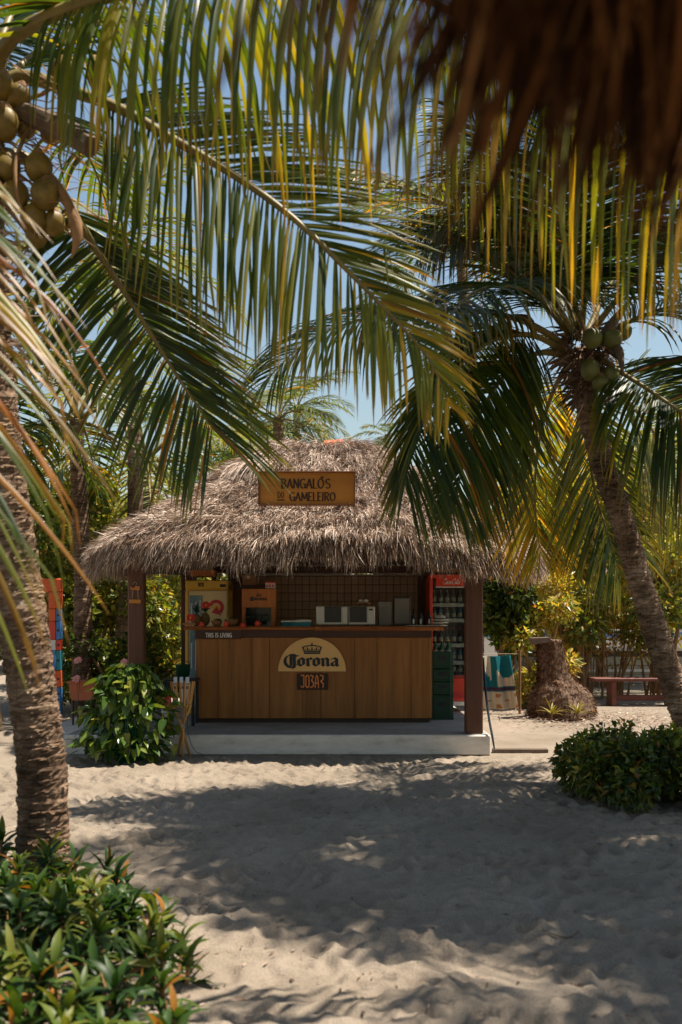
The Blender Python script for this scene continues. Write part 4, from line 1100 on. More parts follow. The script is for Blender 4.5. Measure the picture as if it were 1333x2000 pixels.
for k in range(4):
    c = (x0 + .075 + k * .075, dY - .035, CT - .004)
    me = MB(); me.lathe(c, [(.018, 0), (.026, .004), (.008, .02), (.008, .05), (.03, .075), (.034, .12), (.028, .15)], 10)
    me.build('drinking_glass', MAT['glass'], None, True, np.array(c), label=f'{["first", "second", "third", "fourth"][k]} stemmed clear glass from the left in front of the orange dispenser', cat='glass', group='glasses in front of the dispenser')
def box_thing(name, label, cat, px0, px1, py0, py1, Y, depth, m, extra=None, lid=None):
    x0, x1, z0, z1 = X(px0, Y), X(px1, Y), Z(py1, Y), Z(py0, Y)
    t = thing(name, label, cat, ((x0 + x1) / 2, Y + depth / 2, z0))
    mb = MB(); mb.box(((x0 + x1) / 2, Y + depth / 2, (z0 + z1) / 2), (x1 - x0, depth, z1 - z0), bev=min(.006, (z1 - z0) * .1)); mb.build('body', MAT[m], t)
    if lid:
        mb = MB(); mb.box(((x0 + x1) / 2, Y + depth / 2, z1 + .001 - (z1 - z0) * .12), (x1 - x0 + .006, depth + .006, (z1 - z0) * .24), bev=.003); mb.build('lid', MAT[lid], t)
    return t, (x0, x1, z0, z1)
t, b = box_thing('cardboard_box', 'brown cardboard box with a pale tape square on top of the dark cabinet', 'box', 474, 500, 1123, 1143, 12.95, .22, 'card', lid='card')
mb = MB(); mb.box(((b[0] + b[1]) / 2 - .01, 12.95 - .002, b[3] - .028), (.04, .003, .04)); mb.build('tape', MAT['offwhite'], t)
mb = MB(); mb.box((b[0] * .5 + b[1] * .5, 13.08, b[2] - .03), (.42, .3, .06)); mb.build('wall_shelf', MAT['darkwood'], None, label='dark shelf board under the cardboard box beside the left pillar', cat='shelf')
t, b = box_thing('sachet_box', 'small red and white paper box on top of the orange dispenser', 'box', 519, 538, 1136, 1149.6, CY + .40, .1, 'offwhite', lid='red')
for k in range(3):
    mb = MB(); mb.box((b[0] + .02 + k * .035, CY + .399, (b[2] + b[3]) / 2 - .01), (.022, .003, .03)); mb.build('print', MAT['crimson'], t)
t, b = box_thing('wooden_tray', 'brown wooden tray with a rim on top of the cream fridge', 'tray', 372, 420, 1114, 1126, 12.9, .3, 'crate_wood', lid='crate_wood')
for xx in (b[0] + .03, b[1] - .03):
    mb = MB(); mb.box((xx, 13.05, (b[2] + 1.945) / 2), (.03, .26, b[2] - 1.943)); mb.build('foot', MAT['darkwood'], t)
t, b = box_thing('yellow_crate', 'yellow wooden box lying on top of the red drinks cooler', 'box', 849, 900, 1104, 1118, 13.25, .3, 'sign', lid='sign_edge')
mb = MB(); mb.box(((b[0] + b[1]) / 2, 13.4, (b[2] + 2.018) / 2 - .001), (.3, .25, max(.01, b[2] - 2.024))); mb.build('foot', MAT['darkwood'], t)
for k, (px0, px1) in enumerate(((617.5, 680), (681, 733))):
    mY = CY + .27; x0, x1, z0, z1 = X(px0, mY), X(px1, mY), CT + .012, Z(1184, mY)
    t = thing('microwave', ['silver microwave oven with black door beside the blue folded cloth', 'silver microwave oven with a control panel in front of the grey box'][k], 'microwave', ((x0 + x1) / 2, mY + .15, CT), 'microwaves side by side on the counter')
    mb = MB(); mb.box(((x0 + x1) / 2, mY + .17, (z0 + z1) / 2), (x1 - x0, .3, z1 - z0), bev=.008); mb.build('body', MAT['steel'], t)
    a, b = ((634, 667) if k == 0 else (683, 717))
    mb = MB(); mb.box(((X(a, mY) + X(b, mY)) / 2, mY + .014, (z0 + z1) / 2 + .012), (X(b, mY) - X(a, mY), .016, (z1 - z0) * .84), bev=.003); mb.build('door_window', MAT['black'], t)
    pa, pb = ((669, 679) if k == 0 else (719, 731.5))
    mb = MB(); mb.box(((X(pa, mY) + X(pb, mY)) / 2, mY + .017, (z0 + z1) / 2), (X(pb, mY) - X(pa, mY), .01, (z1 - z0) * .9), bev=.002); cp = mb.build('control_panel', MAT['steel'], t)
    if k: mb = MB(); mb.box((X(725, mY), mY + .011, z1 - .04), (.05, .004, .022)); mb.build('display', MAT['black'], cp)
    for sx in (x0 + .03, x1 - .03):
        mb = MB(); mb.box((sx, mY + .06, CT + .006), (.02, .02, .012)); mb.build('foot', MAT['black'], t)
fy = CY + .2
tw_ = thing('folded_cloth', 'white folded cloth on a blue green base lying left of the microwaves', 'cloth', on(580))
for k, (z, h, mm, w) in enumerate(((CT - .003, .028, 'teal', .35), (CT + .026, .02, 'teal', .34), (CT + .047, .022, 'white', .36))):
    xs = np.linspace(-.5, .5, 14); V = []
    for xx in xs:
        e = .006 * math.sin(xx * 9 + k); V += [(X(579, fy) + xx * w, fy - .02 + e, z), (X(579, fy) + xx * w, fy - .02 + e, z + h * (1 + .3 * math.sin(xx * 5))), (X(579, fy) + xx * w, fy + .2, z + h), (X(579, fy) + xx * w, fy + .2, z)]
    mb = MB(); mb.add(V, [(q * 4 + j, q * 4 + (j + 1) % 4, q * 4 + 4 + (j + 1) % 4, q * 4 + 4 + j)[::-1] for q in range(13) for j in range(4)] + [(0, 1, 2, 3), (55, 54, 53, 52)])
    mb.build('fold', MAT[mm], tw_)
t, b = box_thing('grey_box', 'plain grey box standing on the counter between microwave and black screen', 'box', 740, 765, 1175, 1221, CY + .40, .12, 'grey', lid='grey')
t, b = box_thing('black_screen', 'dark flat screen with its back to the bar, on the counter', 'screen', 769, 802, 1165, 1222, CY + .44, .06, 'black')
mb = MB(); mb.box(((b[0] + b[1]) / 2, CY + .432, (b[2] + b[3]) / 2), ((b[1] - b[0]) * .86, .008, (b[3] - b[2]) * .86)); mb.build('panel', MAT['grey'], t)
kt = thing('soft_toy_bundle', 'small bundle of patterned cloth lying on top of the right microwave', 'cloth', (X(709, CY + .42), CY + .42, Z(1183, CY + .42)))
for k in range(5):
    mb = MB(); mb.blob((X(700 + k * 5, CY + .42), CY + .42 + R.uniform(-.02, .02), Z(1183, CY + .42) + .022 + .028 * (k % 2) + .01), .03, 8, 6, (1, .8, .8), .1); mb.build('fold', MAT['offwhite'] if k % 2 else MAT['card'], kt, True)
for k, (px, lb) in enumerate(((822, 'dark squeeze bottle with a white front left of the pair on the counter'), (838.5, 'dark squeeze bottle with a white front next to the straw hats'), (808, 'dark bottle with a tilted white label beside the black screen'))):
    c = on(px, .14); t = thing('sauce_bottle', lb, 'bottle', c, 'sauce bottles at the right counter end')
    mb = MB(); mb.lathe(c, [(.026, .002), (.028, .01), (.028, .10), (.012, .14), (.008, .19)], 12); mb.build('body', MAT['black'], t, True)
    mb = MB(); mb.blob((c[0], c[1] - .022, c[2] + .055), .022, 8, 6, (.6, .45, 1.9)); mb.build('label', MAT['white'], t, True)
c = on(856, .12); t = thing('straw_hats', 'pile of pale straw hats with a dark band on the right counter end', 'hats', c)
for k in range(3):
    mb = MB(); mb.lathe((c[0] + .012 * k, c[1], c[2] + .002 + k * .034), [(.11, 0), (.115, .006), (.07, .012), (.062, .05 if k == 2 else .03), (.03, .062 if k == 2 else .032)], 18); h_ = mb.build('hat', MAT['offwhite'], t, True)
    mb = MB(); mb.lathe((c[0] + .012 * k, c[1], c[2] + .002 + k * .034), [(.0715, .013), (.069, .024)], 18); mb.build('band', MAT['ink_brown'], h_)
c = on(822, .05); t = thing('serving_tray', 'flat oval metal tray at the right end of the counter', 'tray', c)
mb = MB(); mb.lathe((0, 0, 0), [(.15, 0), (.19, .012), (.186, .012), (.15, .004)], 24); mb.v[0] = mb.v[0] * np.array([1, .3, 1]) + np.array(c); mb.build('plate', MAT['steel'], t, True)

def flower(name, label, c, m, r, group, n=7, stem_to=None):
    t = thing(name, label, 'flower', c if stem_to is None else stem_to, group)
    for k in range(n):
        a = k / n * 2 * math.pi + R.uniform(-.2, .2); e = R.uniform(.1, .7)
        V, fa = rosette_leaf(r, r * .75, .9, 4)
        M = np.array(Matrix.Rotation(a, 3, 'Z') @ Matrix.Rotation(-e, 3, 'Y')); M2 = np.array(Matrix.Rotation(math.radians(60), 3, 'X'))
        place('petal', V @ M.T @ M2.T + np.asarray(c), fa, m, t, smooth=True)
    mb = MB(); mb.blob(np.asarray(c) + np.array([0, -r * .15, 0]), r * .22, 8, 6); mb.build('centre', MAT['yellow'], t, True)
    if stem_to is not None:
        mb = MB(); mb.tube([stem_to, (np.asarray(stem_to) + np.asarray(c)) / 2 + np.array([.01, 0, 0]), c], .004, 5); mb.build('stem', MAT['bottle_green'], t)
    return t
fl = 'red flowers along the left counter edge'
for px, py, lb in ((394, 1220, 'red flower hanging over the counter edge above the white slogan'), (442, 1219, 'red flower on the counter edge right of the pineapples'), (475, 1222, 'red flower on the counter edge under the dispenser left side'), (504, 1218, 'red flower on the counter edge under the dispenser right side')):
    flower('red_flower', lb, (X(px, CY - .09), CY - .09, Z(py, CY - .09)), MAT['redflower'], .042, fl, 8)
c = on(374, .0); flower('red_flower', 'red flower at the left tip of the counter', (c[0], c[1] - .05, c[2] + .10), MAT['redflower'], .06, fl, 9, c)
c = on(403, .1); flower('red_flower', 'tall red flower in front of the curved arrow on the cream fridge', (c[0], c[1], Z(1182, CY + .1)), MAT['redflower'], .058, fl, 9, c)
mb = MB(); mb.box((X(372, CY), CY + .02, Z(1218, CY) - .004), (.15, .2, .03), bev=.01); mb.build('fruit_board', MAT['slab'], None, label='small brown board under the red flower at the left counter tip', cat='board')
def pineapple(px, lb, s=1.0, dy=.12):
    c = on(px, dy); t = thing('pineapple', lb, 'pineapple', c, 'pineapples on the left counter end')
    mb = MB(); mb.blob((c[0], c[1], c[2] + .085 * s), .06 * s, 12, 10, (1, 1, 1.4), .03); mb.build('fruit', MAT['fruit'], t, True)
    for k in range(16):
        V, fa = rosette_leaf(R.uniform(.10, .17) * s, .022 * s, R.uniform(-.3, .7), 4)
        M = np.array(Matrix.Rotation(k * 2.4, 3, 'Z') @ Matrix.Rotation(-math.radians(R.uniform(35, 85)), 3, 'Y'))
        place('leaf', V @ M.T + np.array([c[0], c[1], c[2] + .165 * s]), fa, MAT['green'], t)
pineapple(384, 'small pineapple with a spiky crown left of the taller one', .9); pineapple(401, 'pineapple below the tall red flower', 1.0, .2)
for px, r, lb, mm in ((424, .07, 'wide shallow brown bowl before the curved arrow', 'card'), (452, .085, 'round brown coconut bowl between fridge and dispenser', 'stem')):
    c = on(px, .15); t = thing('coconut_bowl', lb, 'bowl', c, 'bowls on the left counter end')
    mb = MB(); mb.lathe(c, [(r * .5, .001), (r * .8, r * .35), (r, r), (r * .92, r), (r * .7, r * .4)], 16); mb.build('bowl', MAT[mm], t, True)
    for k in range(4):
        mb = MB(); mb.blob((c[0] + r * .4 * math.cos(k * 1.6), c[1] + r * .4 * math.sin(k * 1.6), c[2] + r * .95), r * .38, 8, 6); mb.build('fruit', MAT[['bottle_green', 'card', 'yellow', 'coconut'][k]], t, True)
# ---------------------------------------------------------------- things round the hut
# bamboo basket on crossed poles
bY = 10.48; bx = X(357, bY)
bs = thing('bamboo_stand', 'bamboo slat basket on three crossed poles before the left counter end', 'stand', (bx, bY, 0))
zk, zr0, zr1 = Z(1418, bY), Z(1376, bY), Z(1331, bY)
for k in range(3):
    a = math.radians([200, 340, 90][k]); e = np.array([math.cos(a), math.sin(a), 0])
    lo = np.array([bx, bY, 0.0]) - e * .07 + np.array([.012, 0, 0]); hi = np.array([bx, bY, zr0]) + e * .10
    mb = MB(); mb.tube([lo, np.array([bx, bY, zk]) + np.array([.008 * (k - 1), .012 * (k - 1), 0]), hi], [.014, .013, .014], 8); mb.build('leg', MAT['bamboo'], bs, True)
for k in range(16):
    a = k / 16 * 2 * math.pi; e = np.array([math.cos(a), math.sin(a), 0])
    mb = MB(); mb.tube([np.array([bx, bY, zr0 - .02]) + e * .085, np.array([bx, bY, zr1]) + e * .125], .0085, 6); mb.build('slat', MAT['bamboo'], bs)
for z, r in ((zr0, .088), (zr1 - .02, .122)):
    mb = MB(); mb.tube([(bx + r * .93 * math.cos(t), bY + r * .93 * math.sin(t), z) for t in np.linspace(0, 2 * math.pi, 25)], .006, 5, False); mb.build('hoop', MAT['stem'], bs)
mb = MB(); mb.lathe((bx, bY, zr0), [(.08, 0), (.08, .006)], 16); mb.build('basket_floor', MAT['bamboo'], bs)
mb = MB(); mb.tube([(bx - .02, bY, zk), (bx + .02, bY, zk + .004)], .028, 8); mb.build('binding', MAT['rope'], bs)
for k in range(3):
    c = (bx - .07 + k * .062, bY - .02, zr0 + .006)
    t = thing('paper_roll', f'{["left", "middle", "right"][k]} white paper roll poking out of the bamboo basket', 'paper roll', c, 'paper rolls in the bamboo basket')
    mb = MB(); mb.lathe(c, [(.02, 0), (.02, .285), (.012, .285), (.011, .27)], 10); mb.build('roll', MAT['white'], t, True)
    mb = MB(); mb.lathe(c, [(.0208, .16), (.0208, .19)], 10); mb.build('band', MAT['card'], t, True)
mb = MB(); mb.tube(spline([(bx + .05, bY - .02, zr0 - .05), (bx + .07, bY - .05, .25), (bx + .13, bY - .04, .08), (bx + .22, bY + .02, .02)], 14), .003, 5)
mb.build('thin_cord', MAT['ink'], None, label='thin dark cord trailing from the bamboo stand to the white step', cat='cord')

# broad leaved plant by the left post
def heart_leaf():
    V, c = [(0, 0, 0)], []
    pts = [(-.10, .10), (-.12, .22), (0, .34), (.25, .38), (.5, .31), (.75, .18), (.92, .07)]
    left = [(x, y, .10 * y - .12 * x * x) for x, y in pts]; right = [(x, -y, .10 * y - .12 * x * x) for x, y in pts]
    mid = [(0, 0, 0), (.12, 0, -.02), (.25, 0, -.035), (.5, 0, -.06), (.75, 0, -.10), (1.0, 0, -.16)]
    V = mid + left + right
    L0, R0 = 6, 13
    fa = [(0, L0 + 0, L0 + 1), (0, L0 + 1, L0 + 2), (0, L0 + 2, 1), (1, L0 + 2, L0 + 3, 2), (2, L0 + 3, L0 + 4, 3), (3, L0 + 4, L0 + 5, 4), (4, L0 + 5, L0 + 6, 5)]
    fb = [tuple((R0 + i - L0) if i >= L0 else i for i in f)[::-1] for f in fa]
    return np.array(V, float), fa + fb
HV, HF = heart_leaf()
def heart_mesh(tone, yel, w):
    c = np.zeros((len(HV), 3)); c[:, 0] = tone; c[:6, 0] = min(1, tone + .18); c[:, 1] = yel; c[:, 2] = .5
    me = raw_mesh('leaf', HV * np.array([1, w, 1]), [np.array(f)[None] for f in HF], c, True); me.materials.append(MAT['broad']); return me
HM = [heart_mesh(t, y, w) for t, y, w in ((.2, 0, .85), (.45, 0, .75), (.6, 0, .9), (.7, 0, .8), (.9, .1, .85), (.4, 0, .7))]
pc = np.array([X(252, 10.1), 10.1, 0.0])
bl = thing('broad_leaf_plant', 'bushy plant with broad heart shaped green leaves before the left post', 'plant', pc)
g_ = np.random.default_rng(77); mbs = MB()
HMA = [(np.concatenate([HV * np.array([1, w, 1])]), w) for w in (.85, .75, .9)]; ev, ef, ec, en = [], [], [], 0
for k in range(560):
    z = g_.uniform(.08, 1.0); env = np.interp(z, [0, .25, .6, .85, 1.02], [.44, .50, .44, .30, .10])
    a = g_.uniform(math.pi * .92, math.pi * 2.08) if k % 5 else g_.uniform(0, math.pi)
    e = np.array([math.cos(a), math.sin(a) * .62, 0]); rr = env * g_.uniform(.62, 1.08)
    p = pc + e * rr + np.array([g_.normal(0, .04), 0, z])
    yaw = a + g_.normal(0, .6); pitch = math.radians(g_.uniform(-10, 85)); roll = g_.normal(0, .4)
    s = g_.uniform(.078, .14)
    MR = Matrix.Rotation(yaw, 3, 'Z') @ Matrix.Rotation(pitch, 3, 'Y') @ Matrix.Rotation(roll, 3, 'X')
    if k < 298:
        o = link('leaf', HM[g_.integers(0, 6)], None, bl); o.location = tuple(p - pc)
        o.rotation_euler = MR.to_euler(); o.scale = (s * 1.05, s, s)
    else:
        p = pc + (p - pc) * np.array([.82, .82, 1]); ev.append(HV * s * np.array([1, .85, 1]) @ np.array(MR).T + p); ef += [tuple(i + en for i in f) for f in HF]; en += len(HV)
        c_ = np.zeros((len(HV), 3)); c_[:, 0] = g_.uniform(.1, .6); c_[:, 2] = .5; ec.append(c_)
    if k % 4 == 0: mbs.tube(spline([pc + e * .08 + np.array([0, 0, .0]), pc + e * rr * .55 + np.array([0, 0, z * .8]), p], 6), [.008, .008, .006, .005, .004, .003], 5)
mbs.build('stems', MAT['bottle_green'], bl, kind='stuff')
place('foliage', np.concatenate(ev), [np.array(f)[None] for f in ef], MAT['broad'], bl, np.concatenate(ec), True, kind='stuff')
for k, (px, py, lb) in enumerate(((243, 1294, 'single pink and white flower rising above the broad leaf plant'), (153, 1290, 'pink flower above the terracotta planter nearest the hut'), (150, 1326, 'pink flower drooping on the rim of the terracotta planter'))):
    Y = 10.4 if k == 0 else 12.2
    flower('pink_flower', lb, P(px, py, Y), MAT['pink'], .06 if k else .05, 'pink flowers by the left post', 8, P(px + 3, py + 60, Y))
# terracotta planter on legs, painted column, extinguisher, black table
tY = 12.3
tp = thing('terracotta_planter', 'red terracotta planter box on thin dark legs left of the broad leaf plant', 'planter', (X(158, tY), tY + .15, 0))
mb = MB(); q = [(X(a, tY), Z(b, tY)) for a, b in ((134, 1333), (187, 1333), (181, 1368), (140, 1368))]; mb.prism(q, tY, tY + .3); mb.build('trough', MAT['terracotta'], tp)
mb = MB(); mb.box((X(160.5, tY), tY + .15, Z(1333, tY)), (.37, .34, .03), bev=.006); mb.build('rim', MAT['terracotta'], tp)
for sx in (X(142, tY), X(178, tY)):
    for sy in (tY + .03, tY + .27):
        mb = MB(); mb.tube([(sx, sy, 0), (sx, sy, Z(1368, tY))], .012, 6); mb.build('leg', MAT['ink'], tp)
cY = 12.9
pc_ = thing('painted_column', 'orange and blue painted wooden column standing behind the near palm trunk', 'column', (X(104, cY), cY, 0))
x1 = X(119, cY)
mb = MB(); mb.box((x1 - .14, cY + .06, Z(1143, cY)), (.28, .10, .17), bev=.008); mb.build('cap_block', MAT['orange'], pc_)
zz = Z(1156, cY); k = 0
while zz > .02:
    h = [.22, .16, .24, .14, .26][k % 5]; h = min(h, zz)
    mb = MB(); mb.box((x1 - .115, cY + .06, zz - h / 2), (.09, .10, h - .006), bev=.006); mb.build('front_block', MAT[['orange', 'orange', 'red', 'white', 'blue'][k % 5]], pc_)
    mb = MB(); mb.box((x1 - .036, cY + .065, zz - h / 2), (.062, .09, h - .006), bev=.006); sb = mb.build('side_block', MAT[['orange', 'blue', 'blue', 'red', 'teal'][k % 5]], pc_)
    mb = MB(); mb.lathe((x1 - .036, cY + .021, zz - h / 2), [(.016, 0), (.016, .006)], 10, 'y'); mb.build('knob', MAT['ink'], sb)
    zz -= h; k += 1
eY = 11.1; ec = (X(326, eY), eY, .211)
ex = thing('fire_extinguisher', 'red fire extinguisher with a white label in the shade behind the bamboo stand', 'fire extinguisher', ec)
mb = MB(); mb.lathe(ec, [(.05, 0), (.055, .02), (.055, .34), (.035, .39), (.018, .41)], 16); mb.build('cylinder', MAT['red'], ex, True)
mb = MB(); mb.lathe(ec, [(.0562, .12), (.0562, .25)], 16); mb.build('label', MAT['white'], ex, True)
mb = MB(); mb.box((ec[0], ec[1], .64), (.09, .03, .03), bev=.006); mb.build('valve', MAT['black'], ex)
mb = MB(); mb.tube(spline([(ec[0] + .03, ec[1], .64), (ec[0] + .09, ec[1], .55), (ec[0] + .07, ec[1], .34)], 10), .009, 6); mb.build('hose', MAT['black'], ex)
bY2 = 11.6; tb = thing('black_table', 'small black slatted table in the shade left of the counter', 'table', (X(352, bY2), bY2, .216))
for k in range(5):
    mb = MB(); mb.box((X(353, bY2), bY2 - .18 + k * .09, .735), (.40, .08, .03), bev=.004); mb.build('slat', MAT['ink'], tb)
for sx in (-.17, .17):
    for sy in (-.16, .16):
        mb = MB(); mb.box((X(353, bY2) + sx, bY2 + sy, .468), (.035, .035, .504)); mb.build('leg', MAT['ink'], tb)
c = (X(358, bY2), bY2, .751); t = thing('green_bucket', 'dark green plastic bucket standing on the black table', 'bucket', c)
mb = MB(); mb.lathe(c, [(.07, 0), (.09, .16), (.095, .165), (.085, .16), (.065, .01)], 16); mb.build('body', MAT['green'], t, True)
mb = MB(); mb.tube([(c[0] + .092 * math.cos(a), c[1] - .02, c[2] + .16 + .05 * math.sin(a)) for a in np.linspace(0, math.pi, 12)], .004, 5); mb.build('handle', MAT['ink'], t)

# leaning rod, loose plank, banner, stump, bench, low wall on the right
mb = MB(); mb.tube(spline([P(944, 1285, 11.0), P(948, 1340, 10.85), P(955, 1400, 10.7), P(962, 1438, 10.56), P(966, 1463, 10.52)], 14), [.013] * 12 + [.011, .008], 7)
mb.build('leaning_rod', MAT['ink'], None, label='thin dark rod leaning against the right post of the hut', cat='rod')
mb = MB(); mb.box((X(1016, 10.85), 10.85, .014), (.60, .10, .05), rz=-.03, bev=.006); mb.build('loose_plank', MAT['stick'], None, label='pale loose plank on the sand at the right corner of the floor slab', cat='plank')
nY = 15.0; xs = np.linspace(X(930, nY), X(1000, nY), 30); zs = np.linspace(0, 1, 26); V = []
for f in zs:
    for x in xs:
        u = (x - xs[0]) / (xs[-1] - xs[0]); wv = .05 * math.sin(u * 17 + f * 1.5) * (1 - .3 * f)
        V.append((x + (1 - f) * u * .09 - .02 * f, nY + wv, Z(1383 + 12 * u * 0, nY) + f * (Z(1279, nY) - Z(1383, nY)) - .02 * math.sin(u * 3.1)))
V = np.array(V); C = np.zeros((len(V), 3)); uu = np.tile(np.linspace(0, 1, 30), 26); ff = np.repeat(zs, 30)
wavy = .5 + .30 * np.sin(uu * 5 + .6) ; C[:, 0] = np.where(ff < .33, .85, np.where(ff < .42, .08, np.where((ff > wavy - .08) & (ff < wavy + .36) & (np.abs(uu - .5) > .07), .95, .4)))
C[:, 0] = np.where((ff < .3) & (np.sin(uu * 14) * np.sin(ff * 30) > .55), .62, C[:, 0]); i = np.arange(30 * 26).reshape(26, 30)
fa = np.stack([i[:-1, :-1], i[:-1, 1:], i[1:, 1:], i[1:, :-1]], -1).reshape(-1, 4)
sr = thing('beach_cloth', 'teal and cream printed beach cloth hanging on a line right of the hut', 'cloth', (X(965, nY), nY, Z(1383, nY)))
m = tint_mat('printed_cloth', [(0.0, (.10, .05, .09)), (.2, (.02, .18, .21)), (.5, (.10, .40, .44)), (.6, (.45, .22, .10)), (.7, (.62, .55, .42)), (1.0, (.70, .62, .52))], .8, .1, .3)
for e in m.node_tree.nodes:
    if e.type == 'VALTORGB': e.color_ramp.interpolation = 'CONSTANT'
place('fabric', np.concatenate([V, V + np.array([0, .004, 0])]), [fa, fa[:, ::-1] + len(V)], m, sr, np.concatenate([C, C]), True)
mb = MB(); mb.tube([(xs[0] - .8, nY, Z(1277, nY)), (xs[-1] + .12, nY, Z(1277, nY))], .004, 5); mb.build('line', MAT['rope'], sr)
mb = MB(); mb.tube([(xs[-1] + .12, nY + .01, 0), (xs[-1] + .12, nY + .01, Z(1270, nY))], .022, 7); mb.build('pole', MAT['stem'], sr)

sY = 14.5; sc_ = np.array([X(1082, sY), sY, 0.0])
st = thing('palm_stump', 'old palm stump with a shaggy root mound beside the banner', 'stump', sc_)
g_ = np.random.default_rng(4); n, m_ = 36, 26; V = []
prof = [(.52, -.02), (.53, .10), (.50, .26), (.43, .40), (.34, .50), (.27, .58), (.235, .70), (.215, .85), (.205, 1.0), (.20, 1.12), (.17, 1.13)]
zz = np.linspace(0, len(prof) - 1, m_)
for k in range(m_):
    r = .9 * np.interp(zz[k], range(len(prof)), [q[0] for q in prof]); z = np.interp(zz[k], range(len(prof)), [q[1] for q in prof])
    for j in range(n):
        a = j / n * 2 * math.pi; q = 1 + .05 * math.sin(3 * a + z * 4) + .05 * math.sin(7 * a) + g_.normal(0, .025)
        V.append(sc_ + np.array([r * q * math.cos(a) + .05 - z * .10 + (.08 if z < .4 else .08 * max(0, 1 - (z - .4) * 4)), r * q * math.sin(a), z + g_.normal(0, .006)]))
i = np.arange(n * m_).reshape(m_, n); fa = np.stack([i[:-1], np.roll(i, -1, 1)[:-1], np.roll(i, -1, 1)[1:], i[1:]], -1).reshape(-1, 4)
sk = place('trunk', np.array(V), [fa, list(i[-1])], MAT['husk'], st)
n = 7000; k = g_.integers(0, n_ := len(V) - 72, n); B = np.array(V)[k] + g_.normal(0, .012, (n, 3)); out = nrm(B - sc_ - np.array([0, 0, .3])); out[:, 2] = -.55
V_, F_, C_ = strands(B, nrm(out + g_.normal(0, .5, (n, 3))), g_.uniform(.03, .08, n), g_.uniform(.004, .010, n), g_.uniform(.2, 1.5, n), 9, np.clip(g_.normal(.45, .25, n), 0, 1))
place('root_fibres', V_, F_, MAT['dark_thatch'], st, C_, kind='stuff')
mb = MB(); mb.prism([(X(a, sY - .1), Z(b, sY - .1)) for a, b in ((1037, 1246), (1072, 1245), (1074, 1254), (1040, 1258))], sY - .2, sY + .1); mb.build('cut_slab', MAT['stick'], None, label='weathered brown offcut lying on top of the palm stump', cat='board')
for k in range(2):
    c0 = sc_ + np.array([-.16 + .36 * k, -.62, 0.0]); t = thing('dry_rosette', ['dry yellow rosette plant at the left foot of the stump', 'dry yellow rosette plant at the right foot of the stump'][k], 'plant', c0, 'dry rosettes at the stump foot')
    for j in range(14):
        V, fa = rosette_leaf(g_.uniform(.16, .32), .03, g_.uniform(.2, 1.4), 5); C = np.zeros((len(V), 3)); C[:, 0] = .9; C[:, 1] = .35; C[:, 2] = g_.uniform(.3, .9)
        M = np.array(Matrix.Rotation(j * 2.4, 3, 'Z') @ Matrix.Rotation(-math.radians(g_.uniform(20, 75)), 3, 'Y'))
        place('leaf', V @ M.T + c0 + np.array([0, 0, .1]), fa, MAT['lance'], t, C)
    mb = MB(); mb.tube([c0, c0 + np.array([0, 0, .12])], .015, 6); mb.build('stem', MAT['stem'], t)

bY3 = 16.2; x0, x1, zt = X(1162, bY3), X(1345, bY3), Z(1325, bY3)
bn = thing('wooden_bench', 'dark red wooden bench behind the leaning right palm trunk', 'bench', ((x0 + x1) / 2, bY3 + .15, 0))
for k in range(3):
    mb = MB(); mb.box(((x0 + x1) / 2, bY3 + .05 + k * .13, zt - .025), (x1 - x0, .115, .05), bev=.006); mb.build('seat_plank', MAT['bench'], bn)
for sx in (x0 + .32, x1 - .25):
    mb = MB(); mb.box((sx, bY3 + .18, (zt - .05) / 2), (.08, .34, zt - .05), bev=.008); mb.build('leg', MAT['bench'], bn)
mb = MB(); mb.box(((x0 + x1) / 2, bY3 + .18, .13), (x1 - x0 - .58, .06, .09), bev=.006); mb.build('stretcher', MAT['bench'], bn)

lw = thing('low_wall', 'low pale block wall with a white coping beyond the dry shrubs', 'wall', (9.5, 21.6, 0))
mb = MB(); mb.box((9.5, 21.68, .36), (12.0, .16, .70)); mb.build('core', MAT['grout'], lw)
mb = MB(); mb.box((.0, 0, 0), (.385, .02, .185), bev=.006); bme = raw_mesh('block', mb.v[0], mb.f); bme.materials.append(MAT['block'])
for r_ in range(3):
    for k in range(26):
        o = link('block', bme, None, lw); o.location = (3.75 + k * .395 + (.2 if r_ % 2 else 0) - 9.5, 21.59 - 21.6 + R.uniform(-.003, .003), .10 + r_ * .195)
mb = MB(); mb.box((9.5, 21.66, .75), (12.1, .30, .085), bev=.01); mb.build('coping', MAT['wall_white'], lw)
mb = MB(); mb.box((9.5, 21.55, .285), (12.0, .05, .05)); mb.build('ledge', MAT['wall_white'], lw)
fw = thing('far_wall', 'whitewashed wall with blue band far beyond the shrubs on the right', 'wall', (11, 27, 0))
mb = MB(); mb.box((11, 27, .55), (16, .2, 1.1)); mb.build('body', MAT['wall_white'], fw)
mb = MB(); mb.box((11, 26.885, .95), (15.9, .03, .14)); mb.build('band', MAT['blue'], fw)
